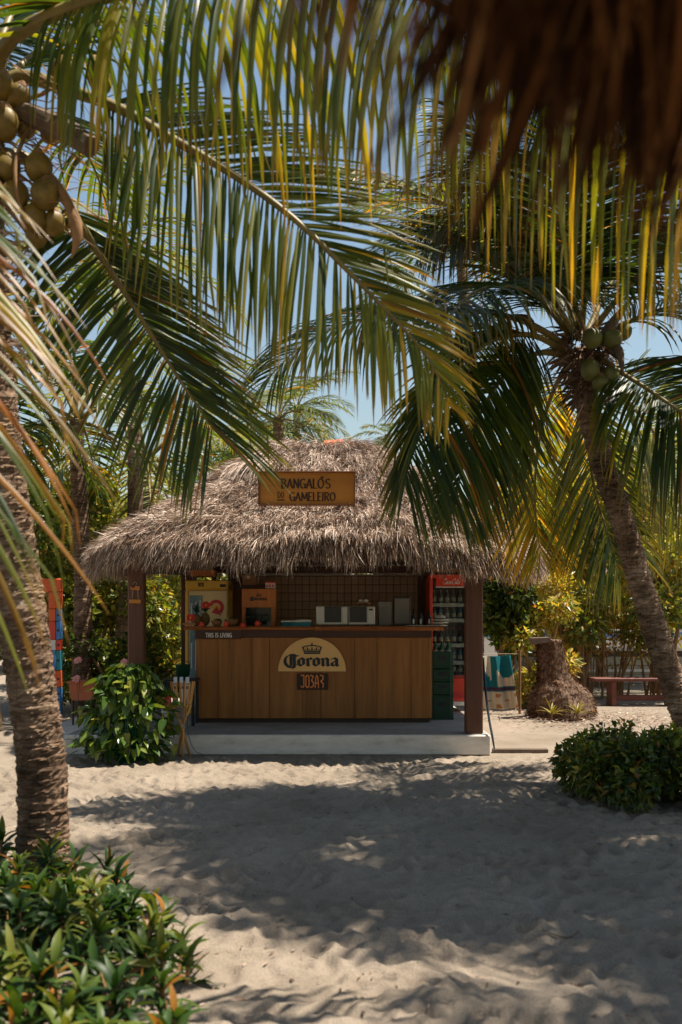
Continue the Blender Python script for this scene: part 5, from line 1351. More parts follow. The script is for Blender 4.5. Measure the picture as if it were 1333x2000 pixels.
# thatched roofs further back on the right
def far_hut(name, label, c, a, h0, h1, seed, px=4):
    t = thing(name, label, 'hut', c); q = 28; g_ = np.random.default_rng(seed)
    V = [(c[0], c[1], h1)]
    for s in (.33, .66, 1.0):
        for k in range(q):
            an = 2 * math.pi * k / q; V.append((c[0] + a * s * math.cos(an), c[1] + a * s * math.sin(an), h1 + (h0 - h1) * s ** .9 + g_.normal(0, .05)))
    fs = [(0, 1 + k, 1 + (k + 1) % q) for k in range(q)]
    for r_ in range(2): fs += [(1 + r_ * q + k, 1 + (r_ + 1) * q + k, 1 + (r_ + 1) * q + (k + 1) % q, 1 + r_ * q + (k + 1) % q) for k in range(q)]
    mb = MB(); mb.add(V, fs); mb.build('roof', MAT['thatch_core'], t)
    n = 9000; an = g_.uniform(0, 6.283, n); s = np.sqrt(g_.random(n)); B = np.stack([c[0] + a * s * np.cos(an), c[1] + a * s * np.sin(an), h1 + (h0 - h1) * s ** .9 + .05], 1)
    d = nrm(np.stack([np.cos(an), np.sin(an), np.full(n, (h0 - h1) / a * 1.1)], 1) + g_.normal(0, .25, (n, 3)))
    V_, F_, C_ = strands(B, d, g_.uniform(.25, .6, n), g_.uniform(.025, .05, n), g_.uniform(.1, .6, n), seed, np.clip(g_.normal(.75, .2, n), 0, 1), 2)
    place('thatch', V_, F_, MAT['thatch'], t, C_, kind='stuff')
    for k in range(4):
        an = math.pi / 4 + k * math.pi / 2; mb = MB(); mb.tube([(c[0] + a * .7 * math.cos(an), c[1] + a * .7 * math.sin(an), 0), (c[0] + a * .7 * math.cos(an), c[1] + a * .7 * math.sin(an), h0 + .5)], .1, 8); mb.build('post', MAT['darkwood'], t)
far_hut('thatched_hut', 'far round thatched hut half hidden by the shrubs on the right', (8.6, 30, 0), 3.6, 2.6, 5.0, 61)

# ---------------------------------------------------------------- shrubs and trees round the hut
BT = bushy_tree
def at(px, Y): return (X(px, Y), Y, 0.0)
BT('leafy_tree', 'dark leafy tree at the left edge behind the painted column', 'tree', at(60, 16.0), 2.6, 2.0, 3.6, 12, 5200, .15, .085, .58, 4, 101)
BT('leafy_shrub', 'glossy green shrub between painted column and left post', 'shrub', at(180, 15.4), 1.9, 1.6, 2.7, 10, 5200, .13, .075, .64, 5, 102)
BT('leafy_shrub', 'tall shrub with pale leaves seen right of the left post', 'shrub', at(318, 16.2), 1.3, 1.3, 2.5, 9, 3600, .13, .06, .72, 5, 103)
BT('leafy_shrub', 'low dark shrub behind the broad leaf plant', 'shrub', at(225, 13.9), 1.5, .9, 1.3, 8, 2600, .12, .07, .30, 3, 104)
BT('leafy_tree', 'tall light green tree rising over the left roof slope', 'tree', at(250, 20.5), 4.0, 2.4, 4.3, 14, 6500, .20, .085, .70, 4, 105, lo=.3)
BT('leafy_tree', 'dense tree behind the hut seen through the gap over the tiled wall', 'tree', at(560, 19.5), 4.6, 2.0, 3.1, 14, 5200, .18, .09, .62, 4, 106)
BT('leafy_tree', 'dark round tree close behind the right post', 'tree', at(985, 16.4), 1.45, 1.4, 2.75, 9, 5200, .15, .09, .30, 3, 107, lo=.32)
BT('leafy_shrub', 'yellow green climber shrub hanging over the stump', 'shrub', at(1055, 16.0), 1.0, .9, 1.75, 8, 3200, .12, .055, .84, 6, 108, lo=.1, dry=.16)
BT('leafy_shrub', 'pale shrub with orange leaves right of the stump', 'shrub', at(1130, 17.6), 1.3, 1.1, 2.2, 9, 3200, .13, .065, .84, 6, 109, lo=.42, dry=.10)
BT('leafy_tree', 'light green leafy tree above the low wall', 'tree', at(1165, 20.5), 3.0, 1.8, 3.8, 13, 5600, .20, .11, .82, 5, 110, lo=.42)
BT('leafy_shrub', 'green shrub right of the leaning trunk with orange blooms', 'shrub', at(1318, 17.4), 1.7, 1.4, 2.7, 10, 4200, .14, .08, .78, 6, 111, lo=.3, dry=.08)
BT('leafy_tree', 'tall green tree at the right edge behind the leaning palm', 'tree', at(1420, 21), 3.2, 2.0, 4.4, 12, 4800, .20, .11, .75, 4, 112, lo=.3)
BT('leafy_tree', 'broad tree far behind the right palm crown', 'tree', at(1240, 33), 9, 3, 6.3, 16, 7000, .36, .2, .66, 5, 113, lo=.2)
BT('leafy_tree', 'broad dark tree far behind the near palm on the left', 'tree', at(60, 27), 7, 3, 6.0, 16, 7000, .30, .16, .5, 5, 114, lo=.15)
BT('leafy_tree', 'fan leaved dark green tree behind the left roof hip', 'tree', at(470, 24), 2.4, 1.6, 5.0, 9, 3200, .34, .07, .35, 3, 115, lo=.66)
# bare reed like stems in front of the low wall
g_ = np.random.default_rng(50)
for k, (px, lb) in enumerate(((1150, 'cluster of bare brown stems just right of the stump'), (1215, 'cluster of bare brown stems above the bench'), (1105, 'cluster of thin bare stems behind the stump'), (1275, 'cluster of bare brown stems behind the leaning trunk'))):
    Y = 18.0; b0 = np.array(at(px, Y)); t = thing('bare_shrub', lb, 'shrub', b0, 'bare stems before the low wall')
    for j in range(13):
        lean = g_.normal(0, .28, 2); h = g_.uniform(1.0, 2.1); f0 = b0 + np.array([g_.normal(0, .12), g_.normal(0, .12), 0])
        mb = MB(); mb.tube(spline([f0, f0 + np.array([lean[0] * .4, lean[1] * .4, h * .5]), f0 + np.array([lean[0], lean[1], h])], 7), np.linspace(.018, .005, 7) * g_.uniform(.7, 1.5), 5); mb.build('stem', MAT['stem'], t)
    V, fa, ti = leaf_cloud_arrays(b0 + np.array([[0, 0, 1.5], [.2, 0, 1.2], [-.2, 0, .9]]), [.45, .4, .35], 420, .10, .05, .3, 60 + k, .8, .15, .55)
    place('leaves', V, fa, MAT['bush'], t, ti, kind='stuff')
# a far belt of greenery closing the horizon
cs, rs = [], []
for k in range(90):
    x = -46 + k * 1.05 + g_.uniform(-.5, .5); h = g_.uniform(1.4, 4.2); cs.append((x, 46 + g_.uniform(-3, 5), h * .5)); rs.append((1.7, 1.4, h * .62))
V, fa, ti = leaf_cloud_arrays(cs, rs, 26000, .55, .32, .6, 70, .55, .2)
place('far_woodland', V, fa, MAT['bush'], None, ti, kind='stuff')

# low bush at the right, lance leaved bed at the bottom left
hb = np.array([X(1262, 8.0), 8.0, 0.0]); hd = thing('low_bush', 'low dense round bush of small dark leaves at the right edge of the sand', 'bush', hb)
cs = []; rs = []
for k in range(30):
    a = g_.uniform(0, 6.28); q = math.sqrt(g_.random()); cs.append(hb + np.array([q * .66 * math.cos(a), q * .60 * math.sin(a), .26 + .10 * (1 - q) + g_.uniform(-.06, .05)])); rs.append(g_.uniform(.16, .24))
for k in range(8): cs.append(hb + np.array([.55 + g_.uniform(-.25, .35), -.45 + g_.uniform(-.2, .2), .16])); rs.append(.16)
for k in range(22):
    a = g_.uniform(0, 6.28); q = g_.uniform(.3, .95); cs.append(hb + np.array([q * .72 * math.cos(a), q * .66 * math.sin(a), .30 + .26 * (1 - q) + g_.uniform(.0, .09)])); rs.append(g_.uniform(.05, .09))
V, fa, ti = leaf_cloud_arrays(cs, rs, 15000, .066, .036, .7, 71, .38, .24, .06, .55); V[:, 2] = np.maximum(V[:, 2], .01)
place('foliage', V, fa, MAT['bush'], hd, ti, kind='stuff')
for k in range(12):
    q = cs[k]; mb = MB(); mb.tube([hb + np.array([g_.normal(0, .1), g_.normal(0, .1), -.02]), (hb + q) / 2 + g_.normal(0, .03, 3), q], [.012, .008, .003], 5); mb.build('stem', MAT['stem'], hd)

sb_c = np.array([-1.25, 4.25, 0.0]); sb = thing('lance_leaf_shrub', 'bed of green rosettes with lance shaped leaves round the near palm foot', 'shrub', sb_c)
lm_ = []
for tone, dq in ((.12, 0), (.28, 0), (.42, 0), (.58, 0), (.75, 0), (.92, .1), (.9, .9)):
    for dr in (.5, 1.1, 1.7):
        V, fa = rosette_leaf(1.0, .235, dr, 6); C = np.zeros((len(V), 3)); C[:, 0] = np.clip(tone + .1 * np.repeat(np.linspace(-1, 1, 7), 3), 0, 1); C[:, 2] = .5; C[:, 1] = dq
        me = raw_mesh('leaf', V, fa, C, True); me.materials.append(MAT['lance']); lm_.append((me, V, fa, C))
pos = []
tries = 0
while len(pos) < 150 and tries < 20000:
    tries += 1
    x, y = g_.uniform(-2.3, -.52), g_.uniform(3.0, 5.35)
    lim = np.interp(y, [3.0, 3.4, 4.0, 4.6, 5.1, 5.4], [-.52, -.50, -.62, -.84, -1.05, -1.5])
    if x > lim: continue
    if math.hypot(x + 1.63, y - 5.35) < .2: continue
    if any(math.hypot(x - a, y - b) < .088 for a, b, *_ in pos): continue
    edge = min(1, (lim - x) / .35); pos.append((x, y, g_.uniform(.10, .20) + .10 * edge, edge))
pos.sort(key=lambda q: math.hypot(q[0], q[1])); nleaf = 0; rv, rf, rc, rn = [], [], [], 0; mbs = MB()
for (x, y, h, edge) in pos:
    top = np.array([x + g_.normal(0, .03), y + g_.normal(0, .03), h]); mbs.tube([(x, y, -.03), top], [.012, .008], 5)
    nl = g_.integers(19, 27); lean = np.array(Matrix.Rotation(g_.normal(0, .3), 3, 'X') @ Matrix.Rotation(g_.normal(0, .3), 3, 'Y')); base_t = g_.choice([0, 1, 1, 2, 2, 3, 4])
    for j in range(nl):
        f = j / nl; pit = math.radians(np.interp(f, [0, 1], [5, 74]) + g_.normal(0, 9)); s = g_.uniform(.11, .205) * (1 - .25 * f)
        M = np.array(Matrix.Rotation(j * 2.4 + g_.normal(0, .25), 3, 'Z') @ Matrix.Rotation(-pit, 3, 'Y') @ Matrix.Rotation(g_.normal(0, .25), 3, 'X'))
        me, V, fa, C = lm_[18 + g_.integers(0, 2)] if g_.random() < .035 else lm_[min(5, max(0, base_t + (1 if f > .7 else 0) + g_.integers(-1, 2))) * 3 + g_.integers(0, 3)]
        A_ = lean @ M; p = top - np.array([0, 0, .20 * (1 - f) ** 1.5])
        if nleaf < 300 and (x / y * F + 666) > -20:
            o = link('leaf', me, None, sb); o.matrix_local = Matrix.Translation(Vector(p - sb_c)) @ Matrix(A_.tolist()).to_4x4() @ Matrix.Scale(float(s), 4); nleaf += 1
        else:
            rv.append(V * s @ A_.T + p); rf.append(fa + rn); rc.append(C); rn += len(V)
place('foliage', np.concatenate(rv), rf, MAT['lance'], sb, np.concatenate(rc), True, kind='stuff')
mbs.build('stems', MAT['stem'], sb, kind='stuff')
# litter on the sand
n = 4200; lx = g_.uniform(-2.6, 3.6, n); ly = 2.9 + 7.3 * g_.random(n) ** 1.3
sel = g_.random(n) < np.clip(.35 + 1.2 * np.exp(-((lx + .4) / .5) ** 2 - ((ly - 4) / 1.2) ** 2) + np.exp(-((lx - 2.2) / .6) ** 2 - ((ly - 7.3) / .6) ** 2), 0, 1)
lx, ly = lx[sel], ly[sel]; n = len(lx); an = g_.uniform(0, 6.28, n); l = g_.uniform(.008, .055, n) * np.where(g_.random(n) < .06, 2.0, 1.0); w = g_.uniform(.002, .008, n)
zz = np.array([sand_z(a, b) for a, b in zip(lx, ly)]); d = np.stack([np.cos(an), np.sin(an), np.zeros(n)], 1) * (l / 2)[:, None]; s_v = np.stack([-np.sin(an), np.cos(an), np.zeros(n)], 1) * w[:, None]
c = np.stack([lx, ly, zz + .006], 1); V = np.stack([c - d, c + s_v + np.array([0, 0, .003]), c + d, c - s_v], 1).reshape(-1, 3); C = np.repeat(np.clip(g_.normal(.25, .2, n), 0, 1), 4)[:, None] * np.ones((1, 3))
place('litter', V, np.arange(4 * n).reshape(n, 4), MAT['thatch'], None, C, kind='stuff', origin=np.zeros(3))
def ground_pt(px, py, up=.0):
    Y = 1.5 * F / (py - HZ); q = P(px, py, Y); q[2] = sand_z(q[0], q[1]) + up; return q
mb = MB(); mb.tube(spline([ground_pt(1060, 1836, .012), ground_pt(1090, 1838, .012), ground_pt(1112, 1837, .010), ground_pt(1130, 1829, .012)], 10), np.linspace(.003, .006, 10), 6)
mb.build('stick', MAT['stick'], None, label='thin curved dark stick lying on the shaded sand at the lower right', cat='stick')
n = 1700; lx = g_.normal(X(1170, 14.0), .9, n); ly = g_.normal(14.2, .75, n); an = g_.uniform(0, 6.28, n); l = g_.uniform(.03, .16, n); w = g_.uniform(.006, .016, n)
d = np.stack([np.cos(an), np.sin(an), g_.normal(0, .1, n)], 1) * (l / 2)[:, None]; s_v = np.stack([-np.sin(an), np.cos(an), np.zeros(n)], 1) * w[:, None]; c = np.stack([lx, ly, .02 + g_.random(n) * .03], 1)
V = np.stack([c - d, c + s_v, c + d, c - s_v], 1).reshape(-1, 3); C = np.repeat(np.clip(g_.normal(.45, .2, n), 0, 1), 4)[:, None] * np.ones((1, 3))
place('dry_leaves', V, np.arange(4 * n).reshape(n, 4), MAT['thatch'], None, C, kind='stuff', origin=np.zeros(3))
# ---------------------------------------------------------------- the two near coconut palms
lp = thing('coconut_palm', 'near leaning palm with ringed trunk at the left edge and clustered yellow coconuts', 'palm tree', P(85, 1740, 5.4) * np.array([1, 1, 0]))
palm_trunk(lp, [P(84, 1775, 5.4), P(84, 1720, 5.4), P(82, 1500, 5.4), P(56, 1300, 5.38), P(30, 1100, 5.35), P(4, 900, 5.33), P(-15, 700, 5.3), P(-28, 500, 5.3), P(-32, 260, 5.3)],
           [.155, .132, .125, .128, .116, .109, .102, .10, .10], 74, 1, 40)
c0 = [-30, 230, 5.3]
Pn = lambda *a: [P(*q) for q in a]
# the great frond arching over the top of the picture, leaflets hanging straight down
frond(lp, Pn((-30, 200, 5.3), (10, 90, 5.1), (70, 45, 4.9), (150, 12, 4.7), (270, -22, 4.45), (470, -52, 4.2), (690, -50, 4.0), (880, 20, 3.85), (1080, 130, 3.75), (1300, 270, 3.7), (1420, 370, 3.7)),
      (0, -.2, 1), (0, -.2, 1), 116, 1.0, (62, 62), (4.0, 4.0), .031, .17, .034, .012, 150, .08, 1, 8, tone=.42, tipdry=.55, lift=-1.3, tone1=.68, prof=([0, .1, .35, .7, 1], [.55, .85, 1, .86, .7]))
# the long frond sweeping down through the middle
frond(lp, Pn((-30, 190, 5.3), (40, 150, 5.3), (140, 178, 5.25), (240, 215, 5.2), (330, 268, 5.15), (430, 325, 5.1), (520, 385, 5.05), (600, 450, 5.0), (680, 530, 5.0), (760, 612, 5.0), (830, 690, 5.0), (862, 748, 5.0), (880, 795, 5.05)),
      (.1, -1, .25), (.1, -1, .1), 132, 1.02, (52, 36), (1.5, .40), .0245, .22, .030, .04, 90, .22, 2, 7, tone=.30, tone1=.70, lift=.06, tipdry=.4, Ls=(1, .80), prof=([0, .1, .35, .7, 1], [.62, .95, 1, .66, .22]))  # tip tone goes golden: yellow leaflets plus backlit glow put into the colour
# the frond reaching down towards the roof
frond(lp, Pn((0, 300, 5.3), (70, 320, 5.4), (130, 395, 5.5), (190, 490, 5.6), (250, 580, 5.65), (300, 660, 5.7), (350, 740, 5.75), (392, 802, 5.8), (415, 838, 5.8)),
      (.1, -1, .1), (.1, -1, .1), 112, .82, (72, 34), (.75, .42), .0245, .24, .026, .05, 60, .10, 3, 7, tone=.26, lift=.06, tipdry=.3, prof=([0, .15, .5, .8, 1], [.55, .85, .95, .9, .72]))
# the close frond hanging down the left edge, dry at the tips
lf = frond(lp, [P(-40, 240, 5.3), np.array([-1.78, 4.6, 4.05]), np.array([-1.52, 3.8, 3.62]), np.array([-1.32, 3.25, 3.0]), np.array([-1.20, 2.95, 2.45]), np.array([-1.13, 2.78, 1.95]), np.array([-1.09, 2.68, 1.40])],
      (.5, -.8, .35), (.45, -.9, .1), 56, .80, (44, 40), (.9, .8), .019, .56, .026, .55, 0, .14, 4, 7, tone=.50, tipdry=.85)
for k, (q, U, sd) in enumerate((
        (Pn((-30, 200, 5.3), (40, 130, 5.7), (120, 70, 6.1), (200, 40, 6.5), (280, 60, 6.9)), (0, -.5, 1), 11),
        (Pn((-30, 190, 5.3), (10, 60, 5.5), (60, -40, 5.8), (140, -120, 6.1), (240, -160, 6.4)), (0, -.6, 1), 12),
        (Pn((-20, 230, 5.3), (50, 212, 5.8), (120, 245, 6.4), (180, 320, 6.9), (215, 420, 7.2)), (.3, -.6, 1), 13),
        (Pn((-60, 250, 5.3), (-160, 150, 5.6), (-330, 160, 5.9), (-480, 320, 6.2)), (0, 0, 1), 14),
        (Pn((-50, 230, 5.3), (-120, 60, 5.0), (-260, 0, 4.6), (-420, 120, 4.2)), (0, 0, 1), 15),
        (Pn((-30, 200, 5.3), (-20, 60, 4.9), (20, -160, 4.3), (90, -420, 3.7)), (0, 0, 1), 16))):
    frond(lp, q, U, None, 52, .78, (56, 56), (1.5, 1.5), .036, .22, .024, .05, 0, .08, sd, 6, tone=.22)
for (px, py, Y, r, t1, t2, l) in ((127, 145, 5.15, .078, .2, .25, 1.32), (194, 150, 5.1, .074, .15, -.2, 1.38), (2, 168, 5.0, .066, .3, .4, 1.2), (36, 190, 5.05, .066, .5, .5, 1.2), (8, 243, 5.0, .082, .3, .2, 1.2),
                              (50, 250, 5.1, .055, .2, .2, 1.1), (96, 262, 5.2, .05, .2, .2, 1.1), (76, 328, 5.0, .076, .2, .1, 1.12), (14, 328, 5.02, .076, .2, -.2, 1.12), (90, 380, 4.98, .080, .15, .1, 1.1), (30, 382, 5.0, .076, .1, .2, 1.1),
                              (66, 428, 5.02, .074, .2, .2, 1.15), (105, 436, 5.06, .062, .3, .2, 1.2), (70, 462, 5.1, .06, .2, .2, 1.1), (-25, 290, 5.0, .08, .2, .2, 1.1), (-20, 370, 5.0, .08, .2, .2, 1.1)):
    nut(lp, P(px, py, Y), r * .9, (t1, t2), l, 'ripe')
mb = MB(); mb.tube([P(0, 200, 5.2), P(60, 225, 5.05), P(130, 255, 4.95), P(180, 288, 4.9)], [.05, .055, .06, .052], 8); mb.build('cut_petiole', MAT['bark'], lp)
for k, q in enumerate((((40, 300, 5.1), (100, 345, 5.0), (135, 400, 4.95), (152, 460, 4.95), (140, 505, 4.95)), ((60, 240, 5.1), (30, 330, 4.95), (50, 450, 4.95)), ((10, 200, 5.1), (90, 180, 5.1), (130, 120, 5.15)))):
    mb = MB(); mb.tube(spline(Pn(*q), 14), np.interp(np.linspace(0, 1, 14), [0, .5, .8, 1], [.016, .02, .034, .004]) if k == 0 else .011, 6); mb.build('spathe' if k == 0 else 'fruit_stalk', MAT['stem'], lp, True)
g_ = np.random.default_rng(90)
for k in range(46):
    a = P(g_.uniform(0, 110), g_.uniform(110, 440), 5.05); d = np.array([g_.uniform(.1, .5), g_.uniform(-.2, .2), g_.uniform(-.35, .2)])
    mb = MB() if k == 0 else mb; mb.tube([a, a + d * .4 + g_.normal(0, .02, 3), a + d * .8 + g_.normal(0, .04, 3)], [.004, .003, .001], 4)
mb.build('fruit_stalks', MAT['stem'], lp, kind='stuff')
g_ = np.random.default_rng(91)
n = 260; z = g_.uniform(2.9, 4.3, n); a = g_.uniform(0, 6.28, n); B = np.stack([-1.88 - .02 * z + .13 * np.cos(a), 5.3 + .13 * np.sin(a), z], 1)
V_, F_, C_ = strands(B, nrm(np.stack([np.cos(a), np.sin(a), g_.uniform(-1, .6, n)], 1)), g_.uniform(.1, .3, n), g_.uniform(.01, .03, n), g_.uniform(.2, 1, n), 92, np.clip(g_.normal(.3, .15, n), 0, 1))
place('fibre_sheath', V_, F_, MAT['thatch'], lp, C_, kind='stuff')

KP = 8.6 / 7.0
RP = lambda px, py, Y: P(px, py, Y * KP)
Rn = lambda *a: [RP(*q) for q in a]
rp = thing('coconut_palm', 'leaning palm with a dark full crown and green coconuts right of the hut', 'palm tree', RP(1392, 1538, 7.0) * np.array([1, 1, 0]))
palm_trunk(rp, [RP(1398, 1560, 7.0), RP(1384, 1510, 7.0), RP(1352, 1430, 7.0), RP(1303, 1300, 7.0), RP(1255, 1150, 7.0), RP(1210, 1000, 7.0), RP(1176, 900, 7.0), RP(1150, 800, 7.0), RP(1141, 735, 7.0), RP(1138, 680, 7.0)],
           [.15, .125, .115, .108, .104, .10, .098, .095, .10, .10], 74, 2, 36)
Y = 7.0; cr_ = (1135, 675, 7.0)
FR = [  # control points, frond normal start/end, length of leaflets, angles, gravity, singles, seed, tone, n
 (((1115, 690, 7.0), (1040, 655, 6.8), (965, 664, 6.6), (908, 704, 6.4), (862, 756, 6.25), (828, 820, 6.15), (802, 885, 6.1), (788, 935, 6.1)), (.3, -1, .8), (.2, -1, .3), 1.12, (7, 60), (.7, .85), 90, 31, .30, 84),
 (((1110, 680, 7.0), (1040, 635, 6.8), (960, 612, 6.6), (830, 606, 6.4), (700, 626, 6.25), (600, 668, 6.15), (540, 722, 6.1), (500, 765, 6.1)), (0, -.5, 1), (0, -.5, 1), .74, (56, 56), (2.4, 2.4), 60, 32, .36, 66),
 (((1125, 650, 7.0), (1090, 520, 7.0), (1030, 390, 7.0), (965, 290, 6.9), (900, 220, 6.8)), (.5, -1, .3), (.3, -1, .4), .98, (56, 56), (.9, .9), 30, 33, .14, 66),
 (((1120, 655, 7.0), (1050, 540, 6.8), (950, 440, 6.6), (840, 385, 6.4), (730, 350, 6.3), (640, 335, 6.2)), (0, -.4, 1), (0, -.4, 1), .80, (54, 54), (1.6, 1.6), 0, 34, .45, 60),
 (((1120, 660, 7.0), (1060, 590, 6.7), (990, 520, 6.4), (910, 480, 6.2), (830, 490, 6.0)), (0, -.6, 1), (0, -.6, 1), .92, (58, 58), (1.4, 1.4), 30, 35, .12, 64),
 (((1135, 650, 7.0), (1150, 520, 6.9), (1180, 390, 6.7), (1230, 260, 6.5), (1300, 150, 6.3)), (-.4, -1, .4), (-.4, -1, .4), .95, (56, 56), (1.0, 1.0), 20, 36, .12, 64),
 (((1140, 655, 7.0), (1110, 540, 6.6), (1100, 430, 6.2), (1110, 340, 5.9), (1130, 280, 5.6)), (-.1, -.6, 1), (-.1, -.4, 1), .90, (60, 60), (1.8, 1.8), 20, 37, .12, 60),
 (((1150, 655, 7.0), (1210, 580, 6.8), (1290, 505, 6.6), (1390, 470, 6.4), (1480, 500, 6.3)), (0, -.6, 1), (0, -.6, 1), .92, (58, 58), (1.5, 1.5), 20, 38, .14, 60),
 (((1155, 665, 7.0), (1230, 628, 7.0), (1333, 598, 7.0), (1440, 620, 7.0), (1540, 700, 7.0)), (0, -.5, 1), (0, -.5, 1), .95, (56, 56), (2.2, 2.2), 10, 39, .16, 60),
 (((1155, 690, 7.0), (1210, 725, 6.8), (1280, 770, 6.6), (1360, 830, 6.5), (1430, 920, 6.4)), (-.2, -1, .8), (-.2, -1, .5), .92, (58, 58), (1.3, 1.3), 30, 40, .20, 62),
 (((1125, 700, 7.1), (1085, 755, 7.5), (1058, 840, 7.9), (1046, 930, 8.1), (1048, 1020, 8.2), (1056, 1080, 8.2)), (0, -1, .25), (0, -1, 0), .78, (42, 42), (.4, .4), 40, 41, .74, 62),
 (((1140, 710, 7.1), (1145, 800, 7.4), (1152, 890, 7.6), (1165, 970, 7.7), (1185, 1035, 7.7), (1212, 1120, 7.7)), (.3, -1, .2), (.3, -1, 0), .80, (48, 44), (.8, .8), 20, 42, .45, 58),
 (((1150, 700, 7.1), (1215, 770, 7.6), (1290, 860, 8.0), (1360, 960, 8.3), (1410, 1060, 8.4)), (-.2, -1, .5), (-.2, -1, .2), .95, (55, 55), (.9, .9), 10, 43, .55, 60),
 (((1115, 695, 7.0), (1050, 690, 6.9), (985, 735, 6.8), (935, 815, 6.7), (905, 905, 6.65), (890, 990, 6.6)), (.3, -1, .8), (.2, -1, .2), .85, (35, 50), (.9, 1.0), 20, 45, .20, 62),
 (((1120, 655, 7.0), (1070, 560, 6.8), (1010, 480, 6.6), (930, 440, 6.4), (850, 450, 6.3)), (0, -.5, 1), (0, -.4, 1), .85, (58, 58), (1.7, 1.7), 0, 46, .12, 60),
 (((1145, 655, 7.0), (1190, 560, 7.2), (1250, 480, 7.3), (1330, 440, 7.3), (1420, 450, 7.3)), (0, -.5, 1), (0, -.4, 1), .85, (58, 58), (1.5, 1.5), 0, 47, .12, 60),
 (((1130, 660, 7.0), (1080, 600, 6.5), (1010, 560, 5.9), (930, 570, 5.4), (860, 640, 5.0)), (0, -.2, 1), (0, -.2, 1), .80, (58, 58), (1.8, 1.8), 0, 44, .14, 50),
]
for q, U0, U1, L, an, gg, sg, sd, tone, n in FR:
    frond(rp, Rn(*q), U0, U1, int(n * 1.75), L * KP * 1.05, an, gg, .027, .18, .024, .05, min(sg, 40), .10, sd, 6, tone=tone, tipdry=.35, Ls=(.72, 1) if sd in (31, 45) else (1, 1))
for (px, py, Y, r, t1, t2, l) in ((1157, 661, 6.75, .068, .1, .1, 1.05), (1196, 663, 6.75, .066, .1, -.1, 1.1), (1217, 648, 6.85, .058, .1, .3, 1.1), (1152, 722, 6.75, .062, .1, .1, 1.25), (1192, 733, 6.78, .058, .1, .1, 1.2), (1172, 748, 6.75, .058, .2, .1, 1.0), (1028, 705, 6.9, .045, .2, 1.2, 1.3)):
    nut(rp, RP(px, py, Y), r * KP, (t1, t2), l)
for q in (((1190, 660, 6.9), (1210, 690, 6.7), (1217, 735, 6.65)), ((1000, 618, 6.9), (1030, 625, 6.9), (1050, 660, 6.95)), ((1150, 690, 6.9), (1190, 640, 6.75), (1240, 575, 6.7))):
    mb = MB(); mb.tube(spline(Rn(*q), 10), np.interp(np.linspace(0, 1, 10), [0, .5, 1], [.02, .045, .006]), 7); mb.build('spathe', MAT['bark'], rp, True)
g_ = np.random.default_rng(93); n = 420
z = g_.uniform(3.3, 3.95, n); a = g_.uniform(0, 6.28, n); xx = np.interp(z, [3.3, 4.0], [2.15, 2.08])
B = np.stack([xx + .13 * np.cos(a), 8.6 + .13 * np.sin(a), z], 1)
V_, F_, C_ = strands(B, nrm(np.stack([np.cos(a), np.sin(a), g_.uniform(-1.2, .5, n)], 1)), g_.uniform(.1, .34, n), g_.uniform(.01, .035, n), g_.uniform(.2, 1, n), 94, np.clip(g_.normal(.22, .15, n), 0, 1))
place('fibre_sheath', V_, F_, MAT['thatch'], rp, C_, kind='stuff')

# ---------------------------------------------------------------- further palms
SP = simple_palm
SP('coconut_palm', 'shaded palm whose dark trunk rises behind the left roof edge', at(160, 13.6), P(150, 820, 13.6), (.05, 0), 10, 2.4, 201, .13, 30, .75, .30, MAT['palm'], nseg=5)
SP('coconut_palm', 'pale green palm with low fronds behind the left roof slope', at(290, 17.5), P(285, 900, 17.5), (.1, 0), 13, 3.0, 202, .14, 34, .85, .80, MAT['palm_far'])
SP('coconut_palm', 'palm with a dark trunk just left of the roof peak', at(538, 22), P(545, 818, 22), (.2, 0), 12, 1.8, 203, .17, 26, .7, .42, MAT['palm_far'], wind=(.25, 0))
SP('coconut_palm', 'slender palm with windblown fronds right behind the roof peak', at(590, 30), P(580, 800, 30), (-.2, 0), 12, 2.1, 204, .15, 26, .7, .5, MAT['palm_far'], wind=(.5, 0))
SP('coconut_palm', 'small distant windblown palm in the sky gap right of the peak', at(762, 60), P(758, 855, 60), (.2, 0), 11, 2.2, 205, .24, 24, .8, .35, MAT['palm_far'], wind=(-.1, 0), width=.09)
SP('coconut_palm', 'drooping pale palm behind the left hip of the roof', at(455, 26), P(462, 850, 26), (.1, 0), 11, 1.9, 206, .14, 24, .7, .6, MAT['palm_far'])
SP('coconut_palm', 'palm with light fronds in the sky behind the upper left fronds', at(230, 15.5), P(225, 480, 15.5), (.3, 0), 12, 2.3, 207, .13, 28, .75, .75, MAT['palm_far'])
SP('coconut_palm', 'bluish palm at the far left edge behind the near trunk', at(-40, 12.5), P(-20, 720, 12.5), (.1, 0), 9, 2.3, 208, .14, 30, .8, .25, MAT['palm'])
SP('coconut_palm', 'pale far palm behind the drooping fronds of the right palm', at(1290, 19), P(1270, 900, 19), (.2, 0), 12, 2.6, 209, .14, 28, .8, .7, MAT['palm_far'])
SP('coconut_palm', 'tall palm behind the upper crown of the right palm', at(930, 21), P(900, 470, 21), (.2, 0), 13, 3.0, 210, .15, 30, .9, .3, MAT['palm_far'])
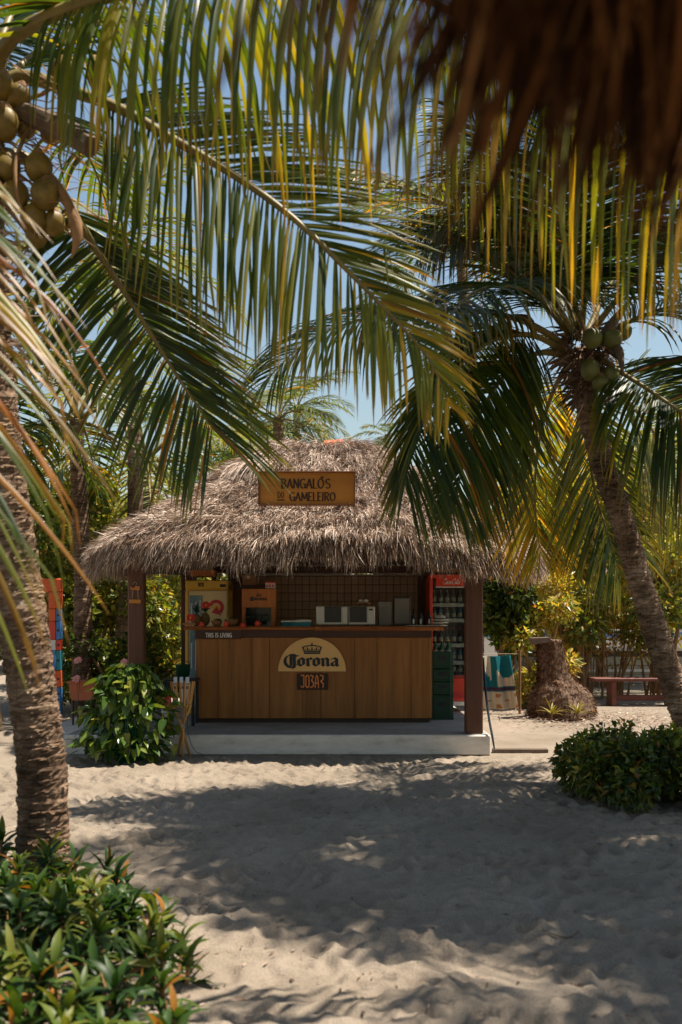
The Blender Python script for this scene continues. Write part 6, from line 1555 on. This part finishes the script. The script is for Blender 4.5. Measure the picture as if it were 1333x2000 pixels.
# unseen palms: right ones inferred from sand shadows, last three added to block sky
SH = [((3.15, 6.35), 7.3, 301, 'right of the round bush', 26, 1.9), ((5.0, 6.6), 7.2, 306, 'further right of the round bush', 24, 1.9), ((5.25, 4.5), 7.0, 302, 'right of the shaded sand', 24, 2.0),
      ((2.3, 0.6), 7.2, 303, 'over the thatched parasol, added to block sky', 24, 2.0), ((-3.6, 3.4), 7.0, 304, 'left of the lance leaved bed, added to block sky', 22, 2.1), ((-4.6, 7.6), 8.0, 305, 'left of the near trunk, added to block sky', 20, 2.1)]
for (x, y), h, sd, w, nf, ll in SH:
    SP('coconut_palm', f'tall full crowned palm standing outside the view {w}', (x + .9, y, 0), (x, y, h), (.2, 0), nf, ll, sd, .15, 44, .85, .30, MAT['palm'], nseg=4)
# ---------------------------------------------------------------- thatched parasol reaching over the camera
pc2 = np.array([1.32, .12]); PRAD = 1.375
pa = thing('thatched_parasol', 'dark fringe of a thatched parasol hanging into the top right corner', 'parasol', (pc2[0], pc2[1], 0))
mb = MB(); mb.tube([(pc2[0], pc2[1], -.05), (pc2[0], pc2[1], 2.86)], .06, 12); mb.build('pole', MAT['darkwood'], pa, True)
n = 48; V = [(pc2[0], pc2[1], 2.99)]
for s, z in ((.4, 2.76), (.75, 2.46), (1.0, 2.22)):
    for k in range(n): a = 2 * math.pi * k / n; V.append((pc2[0] + PRAD * s * math.cos(a), pc2[1] + PRAD * s * math.sin(a), z))
fs = [(0, 1 + k, 1 + (k + 1) % n) for k in range(n)]
for r_ in range(2): fs += [(1 + r_ * n + k, 1 + (r_ + 1) * n + k, 1 + (r_ + 1) * n + (k + 1) % n, 1 + r_ * n + (k + 1) % n) for k in range(n)]
V = np.array(V); fs += [tuple(i + len(V) for i in f[::-1]) for f in fs]
mb = MB(); mb.add(np.concatenate([V, V - np.array([0, 0, .05])]), fs); mb.build('cover', MAT['thatch_core'], pa)
for k in range(10):
    a = 2 * math.pi * (k + .5) / 10; mb = MB(); mb.tube([(pc2[0] + .06 * math.cos(a), pc2[1] + .06 * math.sin(a), 2.86), (pc2[0] + PRAD * math.cos(a), pc2[1] + PRAD * math.sin(a), 2.14)], .018, 6); mb.build('rib', MAT['darkwood'], pa)
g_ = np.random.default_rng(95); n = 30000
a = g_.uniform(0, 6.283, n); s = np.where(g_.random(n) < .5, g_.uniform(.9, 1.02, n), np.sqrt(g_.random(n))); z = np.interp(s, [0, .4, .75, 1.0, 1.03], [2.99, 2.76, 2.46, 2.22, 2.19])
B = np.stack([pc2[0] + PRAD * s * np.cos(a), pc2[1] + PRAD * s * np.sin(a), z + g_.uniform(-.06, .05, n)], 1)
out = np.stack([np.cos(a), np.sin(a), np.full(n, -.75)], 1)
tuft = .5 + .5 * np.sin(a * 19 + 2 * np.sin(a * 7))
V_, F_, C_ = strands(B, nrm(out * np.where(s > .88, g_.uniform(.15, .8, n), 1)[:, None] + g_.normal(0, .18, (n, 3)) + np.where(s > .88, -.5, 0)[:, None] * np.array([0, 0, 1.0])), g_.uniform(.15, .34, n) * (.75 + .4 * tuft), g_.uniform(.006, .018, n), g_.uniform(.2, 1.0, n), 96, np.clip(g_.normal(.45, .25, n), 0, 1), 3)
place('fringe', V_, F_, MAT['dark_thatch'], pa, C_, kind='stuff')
